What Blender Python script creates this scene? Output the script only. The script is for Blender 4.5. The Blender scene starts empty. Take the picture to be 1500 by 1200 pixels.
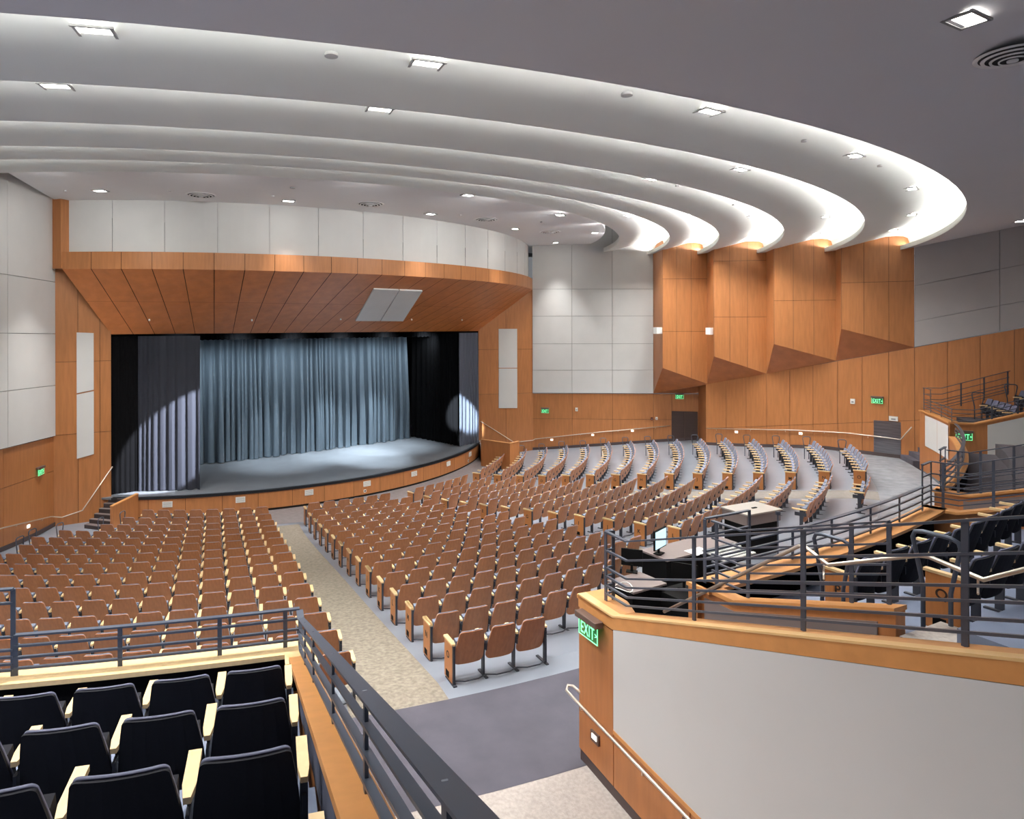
import bpy, math, random
from mathutils import Vector, Matrix
random.seed(7)
sc = bpy.context.scene
COL = sc.collection
PI = math.pi
rad = math.radians

# ------------------------------------------------------------------ survey of the hall
# World: metres, z = 0 at the front row's floor, the camera looks along +Y.
F, U0, V0, EYE = 968.07, 651.1, 477.4, 7.363
ROLL = -0.0019
CX, CY = -9.670, 36.409                      # common centre of the seating rows and ceiling steps
R0, DR = 12.766, 1.0597                      # first row radius, row spacing
ZK = [0, .033, .117, .234, .364, .498, .629, .760, .890, 1.013, 1.136, 1.264, 1.401, 1.543, 1.68]
PITCH = .56
ZX = 1.68                                    # cross aisle level

def ray(u, v):
    return (u-U0)/F, -(v-V0)/F
def at_z(u, v, z):
    a, b = ray(u, v); y = (z-EYE)/b
    return Vector((a*y, y, z))
def at_line(u, v, P, Q):
    a, b = ray(u, v); dx, dy = Q[0]-P[0], Q[1]-P[1]
    y = (P[0]*dy-P[1]*dx)/(a*dy-dx)
    return Vector((a*y, y, EYE+b*y))
def at_R(u, v, R):
    a, b = ray(u, v)
    A = a*a+1; B = -2*(a*CX+CY); c = CX*CX+CY*CY-R*R
    y = (-B-math.sqrt(max(B*B-4*A*c, 0)))/(2*A)
    return Vector((a*y, y, EYE+b*y))
def pol(R, deg, z=0.0):
    t = rad(deg)
    return Vector((CX+R*math.sin(t), CY-R*math.cos(t), z))
def topol(p):
    return math.hypot(p[0]-CX, p[1]-CY), math.degrees(math.atan2(p[0]-CX, CY-p[1]))
def zfloor(R):
    k = (R-R0)/DR
    if k <= 0: return 0.0
    if k >= 14: return ZX
    i = int(k); return ZK[i]+(ZK[i+1]-ZK[i])*(k-i)
def proj(p):
    return U0+F*p[0]/p[1], V0-F*(p[2]-EYE)/p[1]

# ------------------------------------------------------------------ materials
MATS = {}
def nodes(m):
    m.use_nodes = True
    nt = m.node_tree
    return nt, nt.nodes.get('Principled BSDF')
def lin(c):
    return tuple((x/12.92 if x <= .04045 else ((x+.055)/1.055)**2.4) for x in (v/255 for v in c))+(1,)
def mat(name, rgb, rough=.6, metal=0, noise=0, scale=6, stretch=(1, 1, 1), bump=0, bscale=None, emit=None, estr=0, spec=.5, tone=True, coat=0, alpha=1, trans=0):
    if name in MATS: return MATS[name]
    m = bpy.data.materials.new(name); nt, b = nodes(m)
    c = lin(rgb)
    b.inputs['Base Color'].default_value = c
    b.inputs['Roughness'].default_value = rough
    b.inputs['Metallic'].default_value = metal
    b.inputs['Specular IOR Level'].default_value = spec
    b.inputs['Coat Weight'].default_value = coat
    if trans: b.inputs['Transmission Weight'].default_value = trans
    L = nt.links.new
    if noise or tone:
        tc = nt.nodes.new('ShaderNodeTexCoord'); mp = nt.nodes.new('ShaderNodeMapping')
        mp.inputs['Scale'].default_value = stretch
        L(tc.outputs['Object'], mp.inputs['Vector'])
        hs = nt.nodes.new('ShaderNodeHueSaturation'); hs.inputs['Color'].default_value = c
        at = nt.nodes.new('ShaderNodeAttribute'); at.attribute_name = 'tone'
        ad = nt.nodes.new('ShaderNodeMath'); ad.operation = 'ADD'; ad.inputs[1].default_value = 1
        L(at.outputs['Fac'], ad.inputs[0])
        if noise:
            nz = nt.nodes.new('ShaderNodeTexNoise'); nz.inputs['Scale'].default_value = scale
            nz.inputs['Detail'].default_value = 5; L(mp.outputs['Vector'], nz.inputs['Vector'])
            mr = nt.nodes.new('ShaderNodeMapRange')
            mr.inputs['From Min'].default_value = .3; mr.inputs['From Max'].default_value = .7
            mr.inputs['To Min'].default_value = -noise; mr.inputs['To Max'].default_value = noise
            L(nz.outputs['Fac'], mr.inputs['Value'])
            a2 = nt.nodes.new('ShaderNodeMath'); a2.operation = 'ADD'
            L(ad.outputs[0], a2.inputs[0]); L(mr.outputs[0], a2.inputs[1]); ad = a2
        L(ad.outputs[0], hs.inputs['Value']); L(hs.outputs['Color'], b.inputs['Base Color'])
    if bump:
        n2 = nt.nodes.new('ShaderNodeTexNoise'); n2.inputs['Scale'].default_value = bscale or 60
        tc2 = nt.nodes.new('ShaderNodeTexCoord'); L(tc2.outputs['Object'], n2.inputs['Vector'])
        bp = nt.nodes.new('ShaderNodeBump'); bp.inputs['Strength'].default_value = bump; bp.inputs['Distance'].default_value = .01
        L(n2.outputs['Fac'], bp.inputs['Height']); L(bp.outputs['Normal'], b.inputs['Normal'])
    if emit:
        b.inputs['Emission Color'].default_value = lin(emit); b.inputs['Emission Strength'].default_value = estr
    MATS[name] = m
    return m

WOOD = mat('maple veneer panel', (178, 117, 70), .42, noise=.10, scale=2.2, stretch=(5, 5, .55))
WOODD = mat('dark maple soffit veneer', (186, 114, 64), .38, noise=.12, scale=1.6, stretch=(1.6, 1.6, 1.6))
SEATW = mat('seat back plywood', (182, 120, 78), .42, noise=.10, scale=5, stretch=(5, 5, .8))
MAPLE = mat('light maple', (236, 204, 152), .4, noise=.06, scale=6, stretch=(3, 3, 3))
MAPLEC = mat('cap maple', (206, 146, 88), .4, noise=.08, scale=3, stretch=(2, 2, 2))
PANELW = mat('end panel maple', (190, 124, 70), .4, noise=.07, scale=5, stretch=(6, 6, .7))
GAP = mat('panel joint shadow gap', (60, 36, 22), .8)
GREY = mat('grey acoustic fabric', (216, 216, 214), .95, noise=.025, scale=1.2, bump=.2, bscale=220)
GREYD = mat('charcoal acoustic fabric', (176, 172, 172), .95, noise=.03, scale=1.2, bump=.2, bscale=220)  # darker copy of the grey fabric; the rear wall's dim light is in the colour
GREYJ = mat('fabric joint', (150, 150, 149), .9)
PLAST = mat('painted plaster wall', (206, 207, 208), .85, noise=.015, scale=1.5)
PLASTB = mat('brown grey laminate', (128, 116, 114), .7, noise=.02)
CEIL = mat('white painted gypsum ceiling', (240, 243, 240), .8, noise=.008, scale=.7)
CEILR = mat('grey painted gypsum ceiling', (216, 214, 218), .85, noise=.01, scale=.7)  # greyer than the other ceilings; weak light at the rear put into the colour
CEILF = mat('pale front gypsum ceiling', (236, 236, 237), .75, noise=.01, scale=.7)
BLACK = mat('black masking velour', (9, 9, 11), 1.0, noise=.1, spec=.1)
DARK = mat('dark void paint', (26, 25, 26), .9)
VELV = mat('blue grey curtain velour', (90, 104, 116), .9, noise=.08, scale=3, stretch=(4, 4, .4))
UPH = mat('grey blue seat fabric', (122, 128, 146), .9, noise=.05, scale=40)
NAVY = mat('midnight navy seat fabric', (22, 23, 32), .9, noise=.08, scale=60)
PIPE = mat('seat edge piping', (92, 95, 118), .7)
METAL = mat('dark grey painted steel', (82, 89, 103), .34, metal=.35)
METALS = mat('seat frame steel', (58, 60, 68), .45, metal=.3)
CHROME = mat('satin stainless steel', (222, 212, 200), .33, metal=.8)
STEEL = mat('brushed stainless sheet', (150, 150, 156), .28, metal=.9, noise=.25, scale=3, stretch=(.4, .4, 9))
BRONZE = mat('bronze sign housing', (112, 92, 84), .45, metal=.3)
FLOOR = mat('blue grey resilient floor', (134, 141, 152), .28, noise=.05, scale=1.5)
CARPA = mat('oatmeal aisle carpet', (138, 129, 116), .95, noise=.26, scale=13, stretch=(1, 1, 1), bump=.6, bscale=70)
CARPR = mat('taupe side aisle carpet', (128, 122, 116), .95, noise=.12, scale=9, bump=.4, bscale=90)
CARPX = mat('mauve grey cross aisle carpet', (80, 78, 88), .95, noise=.12, scale=2.2, bump=.3, bscale=160)
CARPG = mat('taupe front carpet', (124, 116, 116), .95, noise=.1, scale=6, bump=.3, bscale=120)
CARPS = mat('pale stone carpet', (172, 164, 158), .95, noise=.14, scale=22, bump=.5, bscale=90)
TIER = mat('blue grey tier paint', (112, 122, 144), .5, noise=.04)
STAGE = mat('charcoal stage floor', (112, 116, 122), .32, noise=.10, scale=1.3, stretch=(1, 1, 1))
BASE = mat('brown rubber base', (74, 62, 62), .6)
WHITE = mat('white enamel', (238, 238, 234), .5)
RED = mat('dark red enamel', (96, 26, 20), .5)
DOORM = mat('dark walnut door', (62, 44, 38), .5, noise=.15, scale=2, stretch=(.5, .5, 12))
LENS = mat('luminous lamp lens', (255, 252, 244), .5, emit=(255, 252, 244), estr=14, tone=False)
COVE = mat('cove lamp tube', (255, 250, 240), .5, emit=(255, 249, 238), estr=5, tone=False)
STEP = mat('step light lens', (255, 252, 240), .5, emit=(255, 250, 235), estr=1.4, tone=False)
GREEN = mat('green sign glow', (170, 250, 200), .4, emit=(120, 250, 170), estr=1.25, tone=False)
GREENP = mat('green tinted sign plate', (60, 120, 80), .2, emit=(30, 150, 80), estr=.3, tone=False)
GREENP.node_tree.nodes['Principled BSDF'].inputs['Alpha'].default_value = .55
SCREEN = mat('lit monitor screen', (190, 215, 225), .3, emit=(190, 225, 235), estr=.9, tone=False)
EQUIP = mat('black equipment plastic', (5, 5, 6), .7, spec=.15)
EQUIPG = mat('grey equipment metal', (176, 172, 166), .4, metal=.3)
LETTER = mat('dark row letter', (50, 34, 26), .6)

# ------------------------------------------------------------------ mesh building
class MB:
    def __init__(s): s.v = []; s.f = []; s.t = []; s.m = []; s.mats = []; s.cur = 0
    def use(s, m):
        if m not in s.mats: s.mats.append(m)
        s.cur = s.mats.index(m); return s
    def add(s, vs, fs, tone=0.0):
        o = len(s.v); s.v += [tuple(v) for v in vs]
        for f in fs: s.f.append(tuple(i+o for i in f)); s.t.append(tone); s.m.append(s.cur)
    def quad(s, a, b, c, d, tone=0.0): s.add([a, b, c, d], [(0, 1, 2, 3)], tone)
    def box(s, c, size, M=None, tone=0.0, taper=1.0):
        x, y, z = (k/2 for k in size); vs = []
        for zz, k in ((-z, 1), (z, taper)):
            for xx, yy in ((-x, -y), (x, -y), (x, y), (-x, y)): vs.append(Vector((xx*k, yy*k, zz)))
        c = Vector(c)
        vs = [((M @ p) if M else p)+c for p in vs]
        s.add(vs, [(3, 2, 1, 0), (4, 5, 6, 7), (0, 1, 5, 4), (1, 2, 6, 5), (2, 3, 7, 6), (3, 0, 4, 7)], tone)
    def prism(s, poly, z0, z1, tone=0.0):
        """poly: plan points; z0/z1 numbers or lists."""
        n = len(poly)
        za = z0 if isinstance(z0, (list, tuple)) else [z0]*n
        zb = z1 if isinstance(z1, (list, tuple)) else [z1]*n
        vs = [(p[0], p[1], za[i]) for i, p in enumerate(poly)]+[(p[0], p[1], zb[i]) for i, p in enumerate(poly)]
        fs = [tuple(range(n-1, -1, -1)), tuple(range(n, 2*n))]+[(i, (i+1) % n, n+(i+1) % n, n+i) for i in range(n)]
        s.add(vs, fs, tone)
    def slab(s, pts, off, tone=0.0):
        """extrude a planar polygon (3D points) by the offset vector"""
        n = len(pts); pts = [Vector(p) for p in pts]; off = Vector(off)
        s.add(pts+[p+off for p in pts], [tuple(range(n-1, -1, -1)), tuple(range(n, 2*n))]+[(i, (i+1) % n, n+(i+1) % n, n+i) for i in range(n)], tone)
    def tube(s, pts, r, n=8, closed=False, cap=True):
        pts = [Vector(p) for p in pts]; N = len(pts); vs = []; fs = []; up0 = None
        for i, p in enumerate(pts):
            a = pts[(i-1) % N] if (i or closed) else p
            b = pts[(i+1) % N] if (i < N-1 or closed) else p
            t = (b-a).normalized()
            up = Vector((0, 0, 1)) if abs(t.z) < .95 else Vector((1, 0, 0))
            if up0 is not None: up = up0
            x = t.cross(up)
            if x.length < 1e-4: x = t.cross(Vector((0, 1, .1)))
            x.normalize(); y = x.cross(t).normalized(); up0 = y
            for k in range(n):
                an = 2*PI*k/n; vs.append(p+x*math.cos(an)*r+y*math.sin(an)*r)
        for i in range(N if closed else N-1):
            for k in range(n):
                j = (i+1) % N
                fs.append((i*n+k, i*n+(k+1) % n, j*n+(k+1) % n, j*n+k))
        if cap and not closed:
            fs.append(tuple(range(n-1, -1, -1))); fs.append(tuple((N-1)*n+k for k in range(n)))
        s.add(vs, fs)
    def bar(s, pts, w, h):
        """flat bar of width w (plan) and height h swept along pts"""
        pts = [Vector(p) for p in pts]; N = len(pts); vs = []; fs = []
        for i, p in enumerate(pts):
            a = pts[i-1] if i else p; b = pts[i+1] if i < N-1 else p
            t = Vector(((b-a).x, (b-a).y, 0)).normalized(); x = Vector((t.y, -t.x, 0))
            if 0 < i < N-1:
                t1 = (p-a); t1.z = 0; t1.normalize(); c = max(.5, t.dot(t1)); k = 1/c
            else: k = 1
            for sx, sz in ((-1, -1), (1, -1), (1, 1), (-1, 1)): vs.append(p+x*sx*w/2*k+Vector((0, 0, sz*h/2)))
        for i in range(N-1):
            for k in range(4): fs.append((i*4+k, i*4+(k+1) % 4, i*4+4+(k+1) % 4, i*4+4+k))
        fs.append((3, 2, 1, 0)); fs.append(tuple((N-1)*4+k for k in range(4)))
        s.add(vs, fs)
    def build(s, name, m=None, parent=None, smooth=False, loc=None, rz=0, bevel=0):
        me = bpy.data.meshes.new(name)
        me.from_pydata(s.v, [], s.f)
        mats = s.mats or [m]
        for q in mats: me.materials.append(q)
        if s.mats: me.polygons.foreach_set('material_index', s.m)
        if any(s.t):
            a = me.attributes.new('tone', 'FLOAT', 'FACE'); a.data.foreach_set('value', s.t)
        if smooth: me.polygons.foreach_set('use_smooth', [True]*len(s.f))
        me.update()
        o = bpy.data.objects.new(name, me); COL.objects.link(o)
        if parent: o.parent = parent
        if loc is not None: o.location = loc
        o.rotation_euler.z = rz
        if bevel:
            b = o.modifiers.new('soft edge', 'BEVEL'); b.width = bevel; b.segments = 2; b.limit_method = 'ANGLE'
        return o

def tag(o, label=None, cat=None, group=None, kind=None):
    if label: o['label'] = label
    if cat: o['category'] = cat
    if group: o['group'] = group
    if kind: o['kind'] = kind
    return o
def empty(name, loc=(0, 0, 0), rz=0):
    o = bpy.data.objects.new(name, None); COL.objects.link(o); o.location = loc; o.rotation_euler.z = rz
    o.empty_display_size = .1
    return o
def struct(o, label=None):
    o['kind'] = 'structure'
    if label: o['label'] = label
    return o
def copy_tree(o, parent=None):
    c = o.copy(); COL.objects.link(c); c.parent = parent
    for ch in CH.get(o.name, []): copy_tree(ch, c)
    return c
CH = {}
def reg(o):
    CH[o.name] = [c for c in bpy.data.objects if c.parent == o]
    for c in CH[o.name]: reg(c)

LET_CACHE = {}
def text_mesh(name, body, size, m, parent, extrude=.002, offset=0.0, spacing=1.0):
    key = (body, round(size, 4), m.name, offset)
    if key not in LET_CACHE:
        cu = bpy.data.curves.new('lettering', 'FONT'); cu.body = body; cu.size = size; cu.align_x = 'CENTER'; cu.align_y = 'CENTER'
        cu.extrude = extrude; cu.offset = offset; cu.space_character = spacing
        to = bpy.data.objects.new('lettering', cu); COL.objects.link(to)
        bpy.context.view_layer.update()
        me = bpy.data.meshes.new_from_object(to.evaluated_get(bpy.context.evaluated_depsgraph_get()))
        me.materials.clear(); me.materials.append(m); bpy.data.objects.remove(to); bpy.data.curves.remove(cu)
        LET_CACHE[key] = me
    o = bpy.data.objects.new(name, LET_CACHE[key]); COL.objects.link(o); o.parent = parent
    return o
def rnd(k=.05): return random.uniform(-k, k)

def arc(R, a, b, n, z=0.0):
    return [pol(R, a+(b-a)*i/n, z) for i in range(n+1)]
def revolve(mb, prof, a, b, n, tone=0.0, close=False):
    """prof: list of (R, z) swept from angle a to b about the common centre"""
    m = len(prof); vs = []; fs = []
    for i in range(n+1):
        t = a+(b-a)*i/n
        for R, z in prof: vs.append(pol(R, t, z))
    mm = m if close else m-1
    for i in range(n):
        for j in range(mm):
            k = (j+1) % m
            fs.append((i*m+j, (i+1)*m+j, (i+1)*m+k, i*m+k))
    if close:
        fs.append(tuple(range(m))); fs.append(tuple(n*m+j for j in range(m-1, -1, -1)))
    mb.add(vs, fs, tone)

def panel_wall(mb, P, Q, rows, cuts, side, thick=.03, gap=.016, matp=None, matg=None, backz=None, off=0.0, tone=.05):
    """Panels on the vertical plane P-Q. rows: list of (zP, zQ) joint heights; cuts: fractions; side=+1 if the
    room is to the left of P->Q. """
    P = Vector((P[0], P[1], 0)); Q = Vector((Q[0], Q[1], 0)); d = Q-P; L = d.length; t = d/L
    n = Vector((-t.y, t.x, 0))*side
    def zat(r, u): return r[0]+(r[1]-r[0])*u
    mb.use(matg)
    b = [P+n*off, Q+n*off]
    r0, r1 = rows[0], rows[-1]
    mb.quad(b[0]+Vector((0, 0, r0[0])), b[1]+Vector((0, 0, r0[1])), b[1]+Vector((0, 0, r1[1])), b[0]+Vector((0, 0, r1[0])))
    mb.use(matp)
    g = gap/2
    for i in range(len(cuts)-1):
        u0, u1 = cuts[i]+g/L, cuts[i+1]-g/L
        for j in range(len(rows)-1):
            za, zb = rows[j], rows[j+1]
            pts = [P+d*u0+n*off+Vector((0, 0, zat(za, u0)+g)), P+d*u1+n*off+Vector((0, 0, zat(za, u1)+g)),
                   P+d*u1+n*off+Vector((0, 0, zat(zb, u1)-g)), P+d*u0+n*off+Vector((0, 0, zat(zb, u0)-g))]
            if pts[3].z-pts[0].z < .02 and pts[2].z-pts[1].z < .02: continue
            mb.slab(pts, n*thick, rnd(tone))
def frac(P, Q, u, v=500):
    p = at_line(u, v, P, Q); d = Vector((Q[0]-P[0], Q[1]-P[1])); return (Vector((p.x-P[0], p.y-P[1])).dot(d))/d.dot(d)
def z_on(P, Q, u, v): return at_line(u, v, P, Q).z

# ------------------------------------------------------------------ floor and carpets
mb = MB()
prof = [(4, -.0), (R0, 0)]+[(R0+DR*k, ZK[k]) for k in range(1, 15)]+[(28.2, ZX), (30.16, ZX)]
revolve(mb, prof, -40, 125, 80)
struct(mb.build('floor', FLOOR), 'blue grey resilient floor sloping down to the stage')
def carpet(name, m, Ra, Rb, ta, tb, n=40, h=.006, step=.5, label=None):
    """ta/tb: functions R -> angle"""
    mb = MB(); k = max(1, int((Rb-Ra)/step)); vs = []; fs = []
    for i in range(k+1):
        R = Ra+(Rb-Ra)*i/k
        for j in range(n+1): 
            t = ta(R)+(tb(R)-ta(R))*j/n
            vs.append(pol(R, t, zfloor(R)+h))
    for i in range(k):
        for j in range(n): fs.append((i*(n+1)+j, (i+1)*(n+1)+j, (i+1)*(n+1)+j+1, i*(n+1)+j+1))
    mb.add(vs, fs)
    return struct(mb.build(name, m), label)
TR1 = [15.0, 15.42, 15.7, 15.9, 16.12, 16.3, 16.5, 16.64, 16.76, 16.9, 17.02, 17.13, 17.24, 17.33, 17.42]
def tr1(R):
    k = min(14, max(0, (R-R0)/DR)); i = min(13, int(k)); return TR1[i]+(TR1[i+1]-TR1[i])*(k-i)
TL = [20.7, 40.6, 60.73]
carpet('aisle_carpet', CARPA, 12.6, 28.1, lambda R: tr1(R)-math.degrees(.12/R), lambda R: TL[0]-math.degrees(.22/R), 6, label='oatmeal textured carpet running down the left aisle')
carpet('aisle_carpet', CARPR, 12.6, 28.1, lambda R: 40.6-math.degrees(1.5/R), lambda R: TL[1]-math.degrees(.22/R), 6, label='oatmeal carpet of the centre aisle')
carpet('aisle_carpet', CARPR, 12.6, 28.1, lambda R: 60.73-math.degrees(1.5/R), lambda R: TL[2]-math.degrees(.22/R), 6, label='oatmeal carpet of the right aisle')
carpet('cross_aisle_carpet', CARPX, 28.1, 30.16, lambda R: -30, lambda R: 47, 60, label='mauve grey carpet of the cross aisle')
carpet('front_carpet', CARPG, 9.0, 12.35, lambda R: -10, lambda R: 100, 60, label='taupe carpet between the stage and the front row')
carpet('cross_aisle_carpet', mat('streaked grey carpet', (132, 134, 140), .9, noise=.2, scale=3, stretch=(1, 1, 1), bump=.3, bscale=120), 28.1, 30.16, lambda R: 47, lambda R: 79, 40, label='streaked grey carpet of the cross aisle at right')
# vomitory ramps
for (a, b) in ((15.4, 22.5), (59.3, 64.2)):
    mb = MB(); revolve(mb, [(30.15, ZX+.004), (38.5, ZX-.58)], a, b, 8)
    struct(mb.build('vomitory_floor', CARPS), 'pale stone carpet ramp of the vomitory')

# ------------------------------------------------------------------ walls
W1P, W1Q = (5.13, 38.47), (13.85, 35.965)
W2P, W2Q = (13.63, 34.39), (19.75, 27.76)
W3P, W3Q = (19.75, 27.76), (26.55, 20.4)
AXD = 40.2
def mirror(p):
    a = rad(AXD); dx, dy = math.sin(a), -math.cos(a)
    wx, wy = p[0]-CX, p[1]-CY; s = wx*dx+wy*dy
    return (CX+2*s*dx-wx, CY+2*s*dy-wy)
LP = (-14.42, 24.33)                      # left corner by the stage wing
LQ = (-13.1, 12.6)
PJL, PJR = (-12.79, 25.35), (1.92, 37.62)  # proscenium jambs
TOPZ = 13.2

# right wall, front part: maple below, grey fabric above
u838, u897, u957 = (frac(W1P, W1Q, x, 577) for x in (838, 897, 957))
mb = MB()
panel_wall(mb, W1P, W1Q, [(.0, .9), (1.95, 2.22), (3.42, 3.63)], [0, u838, u897, u957, frac(W1P, W1Q, 984), 1], -1, matp=WOOD, matg=GAP)
# door recess return
panel_wall(mb, (13.85, 35.965), W2P, [(.9, .9), (4.4, 4.4)], [0, 1], -1, matp=WOOD, matg=GAP)
panel_wall(mb, at_line(957, 577, W1P, W1Q)[:2], W1Q, [(3.6, 3.65), (5.2, 5.2)], [0, 1], -1, matp=WOOD, matg=GAP)
mb.use(WOODD); mb.slab([(11.5, 36.7, 3.60), (13.7, 34.3, 4.31), (13.95, 36.1, 4.05)], (0, 0, .03))
w = struct(mb.build('wall_right'), 'maple panelled wall right of the stage')
mb = MB()
zs = [3.46]+[z_on(W1P, W1Q, 780, y) for y in (542.5, 504, 463.5, 424)]+[TOPZ]
ze = [3.6]+[z_on(W1P, W1Q, 957, y) for y in (542.5, 504, 463.5, 424)]+[TOPZ]
panel_wall(mb, W1P, at_line(957, 577, W1P, W1Q)[:2], list(zip(zs, ze)), [0, u838/u957, u897/u957, 1], -1, thick=.09, gap=.02, matp=GREY, matg=GREYJ, tone=.012)
struct(mb.build('wall_right_fabric'), 'light grey fabric acoustic wall right of the stage')
# right wall, rear part
mb = MB()
cuts = [0]+[frac(W2P, W2Q, x) for x in (1064, 1093, 1123, 1157, 1191, 1227, 1263, 1302)]+[1]
top = (4.31, 6.42); mid = (2.0, 3.35)
panel_wall(mb, W2P, W2Q, [(.8, 1.5), mid, top], cuts, -1, matp=WOOD, matg=GAP)
def lerp(P, Q, t): return (P[0]+(Q[0]-P[0])*t, P[1]+(Q[1]-P[1])*t)
cuts3 = [0]+[frac(W3P, W3Q, x, 480) for x in (1388, 1436, 1486)]+[.5, .62, .74, .87, 1]
panel_wall(mb, W3P, W3Q, [(1.4, 1.4), (3.35, 5.7), (6.42, 8.8)], cuts3, -1, matp=WOOD, matg=GAP)
struct(mb.build('wall_right_rear'), 'maple panelled wall beside the rear seats')
mb = MB()
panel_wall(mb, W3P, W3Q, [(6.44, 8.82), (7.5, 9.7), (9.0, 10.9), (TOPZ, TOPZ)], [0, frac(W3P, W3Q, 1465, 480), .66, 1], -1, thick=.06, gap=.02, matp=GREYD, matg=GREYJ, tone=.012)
struct(mb.build('wall_right_rear_fabric'), 'grey fabric acoustic wall above the rear maple wall')

# sawtooth maple bays
Apt = [(11.57, 36.62, 3.60), (13.66, 34.35, 4.31), (15.68, 32.17, 4.99), (17.74, 29.94, 5.74), (19.74, 27.77, 6.42)]
Bpt = [(11.38, 34.48, 5.13), (13.29, 32.59, 5.82), (15.32, 30.72, 6.48), (17.42, 29.0, 7.19)]
vx = [(991, 1012.4), (1069, 1095), (1162, 1192), (1265.6, 1302)]
hz = [(409.2, 486.4), (382.8, 465.2), (441.2,), (414.4,)]
for i in range(4):
    A, B, C_ = Apt[i], Bpt[i], Apt[i+1]
    mb = MB()
    # return face A -> B
    panel_wall(mb, A[:2], B[:2], [(A[2], B[2]), (TOPZ, TOPZ)], [0, 1], -1, thick=.01, matp=WOOD, matg=GAP)
    rows = [(B[2], C_[2])]
    for y in hz[i][::-1]:
        z = z_on(B, C_, {0: 1007, 1: 1088, 2: 1180, 3: 1285}[i], y); rows.append((z, z))
    rows.append((TOPZ, TOPZ))
    panel_wall(mb, B[:2], C_[:2], rows, [0]+[frac(B, C_, x) for x in vx[i]]+[1], -1, thick=.02, matp=WOOD, matg=GAP)
    # soffit triangle
    mb.use(WOODD); tri = [Vector(A), Vector(B), Vector(C_)]
    mb.slab(tri, (0, 0, .02), -.05)
    struct(mb.build('trim_%d' % (i+1)), 'sawtooth maple bay %s on the right wall' % ['nearest the stage', 'second from the stage', 'third from the stage', 'farthest from the stage'][i])

# left wall
mb = MB()
uc = frac(LP, LQ, 4, 560)
L2 = lerp(LP, LQ, 1)
panel_wall(mb, LP, LQ, [(-.1, .2), (2.05, 2.7), (3.31, 3.9)], [0, frac(LP, LQ, 3), .62, 1], 1, matp=WOOD, matg=GAP)
struct(mb.build('wall_left'), 'maple panelled wall left of the stage')
mb = MB()
panel_wall(mb, LP, LQ, [(3.33, 3.92), (5.2, 5.6), (7.1, 7.3), (9.0, 9.1), (TOPZ, TOPZ)], [0, frac(LP, LQ, 7), .62, 1], 1, thick=.09, gap=.02, matp=GREY, matg=GREYJ, tone=.012)
struct(mb.build('wall_left_fabric'), 'light grey fabric acoustic wall left of the stage')

# stage wings (walls beside the proscenium)
mb = MB()
panel_wall(mb, LP, PJL, [(-.1, -.1), (3.35, 3.35), (6.05, 6.05), (9.48, 9.48), (12.1, 12.1)], [0, .42, .80, 1], -1, matp=WOOD, matg=GAP)
struct(mb.build('wall_stage_left'), 'maple wing wall left of the stage opening')
mb = MB()
panel_wall(mb, PJR, W1P, [(-.1, -.1), (3.45, 3.45), (6.0, 6.0), (9.5, 9.5)], [0, .5, 1], -1, matp=WOOD, matg=GAP)
struct(mb.build('wall_stage_right'), 'maple wing wall right of the stage opening')
# fabric insets on the wings
def inset(P, Q, quads, side, label):
    mb = MB(); mb.use(GREY)
    d = Vector((Q[0]-P[0], Q[1]-P[1], 0)).normalized(); n = Vector((-d.y, d.x, 0))*side
    for q in quads: mb.slab([at_line(u, v, P, Q)+n*.03 for u, v in q], n*.03, rnd(.01))
    o = mb.build('acoustic_panel'); tag(o, label, 'wall panel'); return o
inset(LP, PJL, [[(112, 671), (137, 664), (137, 572), (112, 577)], [(112, 575), (137, 570), (137, 487), (112, 486)]], -1, 'tall narrow grey fabric panel on the maple wing left of the stage')
inset(PJR, W1P, [[(730, 598), (757, 598), (757, 540), (730, 540)], [(730, 539), (757, 539), (757, 482), (730, 482)]], -1, 'tall narrow grey fabric panel on the maple wing right of the stage')

# baseboards
def base_run(name, pts, n_off, label):
    mb = MB(); mb.bar(pts, .03, .15); struct(mb.build(name, BASE), label)
def fl(P): return zfloor(topol(P)[0])
def run(P, Q, n, off):
    d = Vector((Q[0]-P[0], Q[1]-P[1], 0)).normalized(); nn = Vector((-d.y, d.x, 0))*off
    out = []
    for i in range(n+1):
        p = lerp(P, Q, i/n); q = Vector((p[0], p[1], 0))+nn; q.z = fl(q)+.08; out.append(q)
    return out
base_run('baseboard_right', run(W1P, W1Q, 8, -.06), 0, 'brown rubber base along the right wall')
base_run('baseboard_right_rear', run(W2P, W2Q, 8, -.06), 0, 'brown rubber base along the rear right wall')
base_run('baseboard_left', run(LP, LQ, 8, .06), 0, 'brown rubber base along the left wall')

# door in the recess
mb = MB(); n = Vector((W1Q[1]-W1P[1], -(W1Q[0]-W1P[0]), 0)).normalized()
q = [at_line(u, v, W1P, W1Q)+n*.03 for u, v in ((983.5, 650), (1021.5, 650), (1021.5, 602.5), (983.5, 602.5))]
q[0].z = q[1].z = .98; q[2].z = q[3].z = 2.66
mb.slab(q, n*.04)
d1 = struct(mb.build('door_1', DOORM), 'dark walnut double door in the wall recess')
mb = MB(); c = (q[0]+q[1])/2+n*.08; mb.box((c.x, c.y, 1.85), (.012, .012, 1.5)); mb.build('door_handle', BRONZE, d1)

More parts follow.
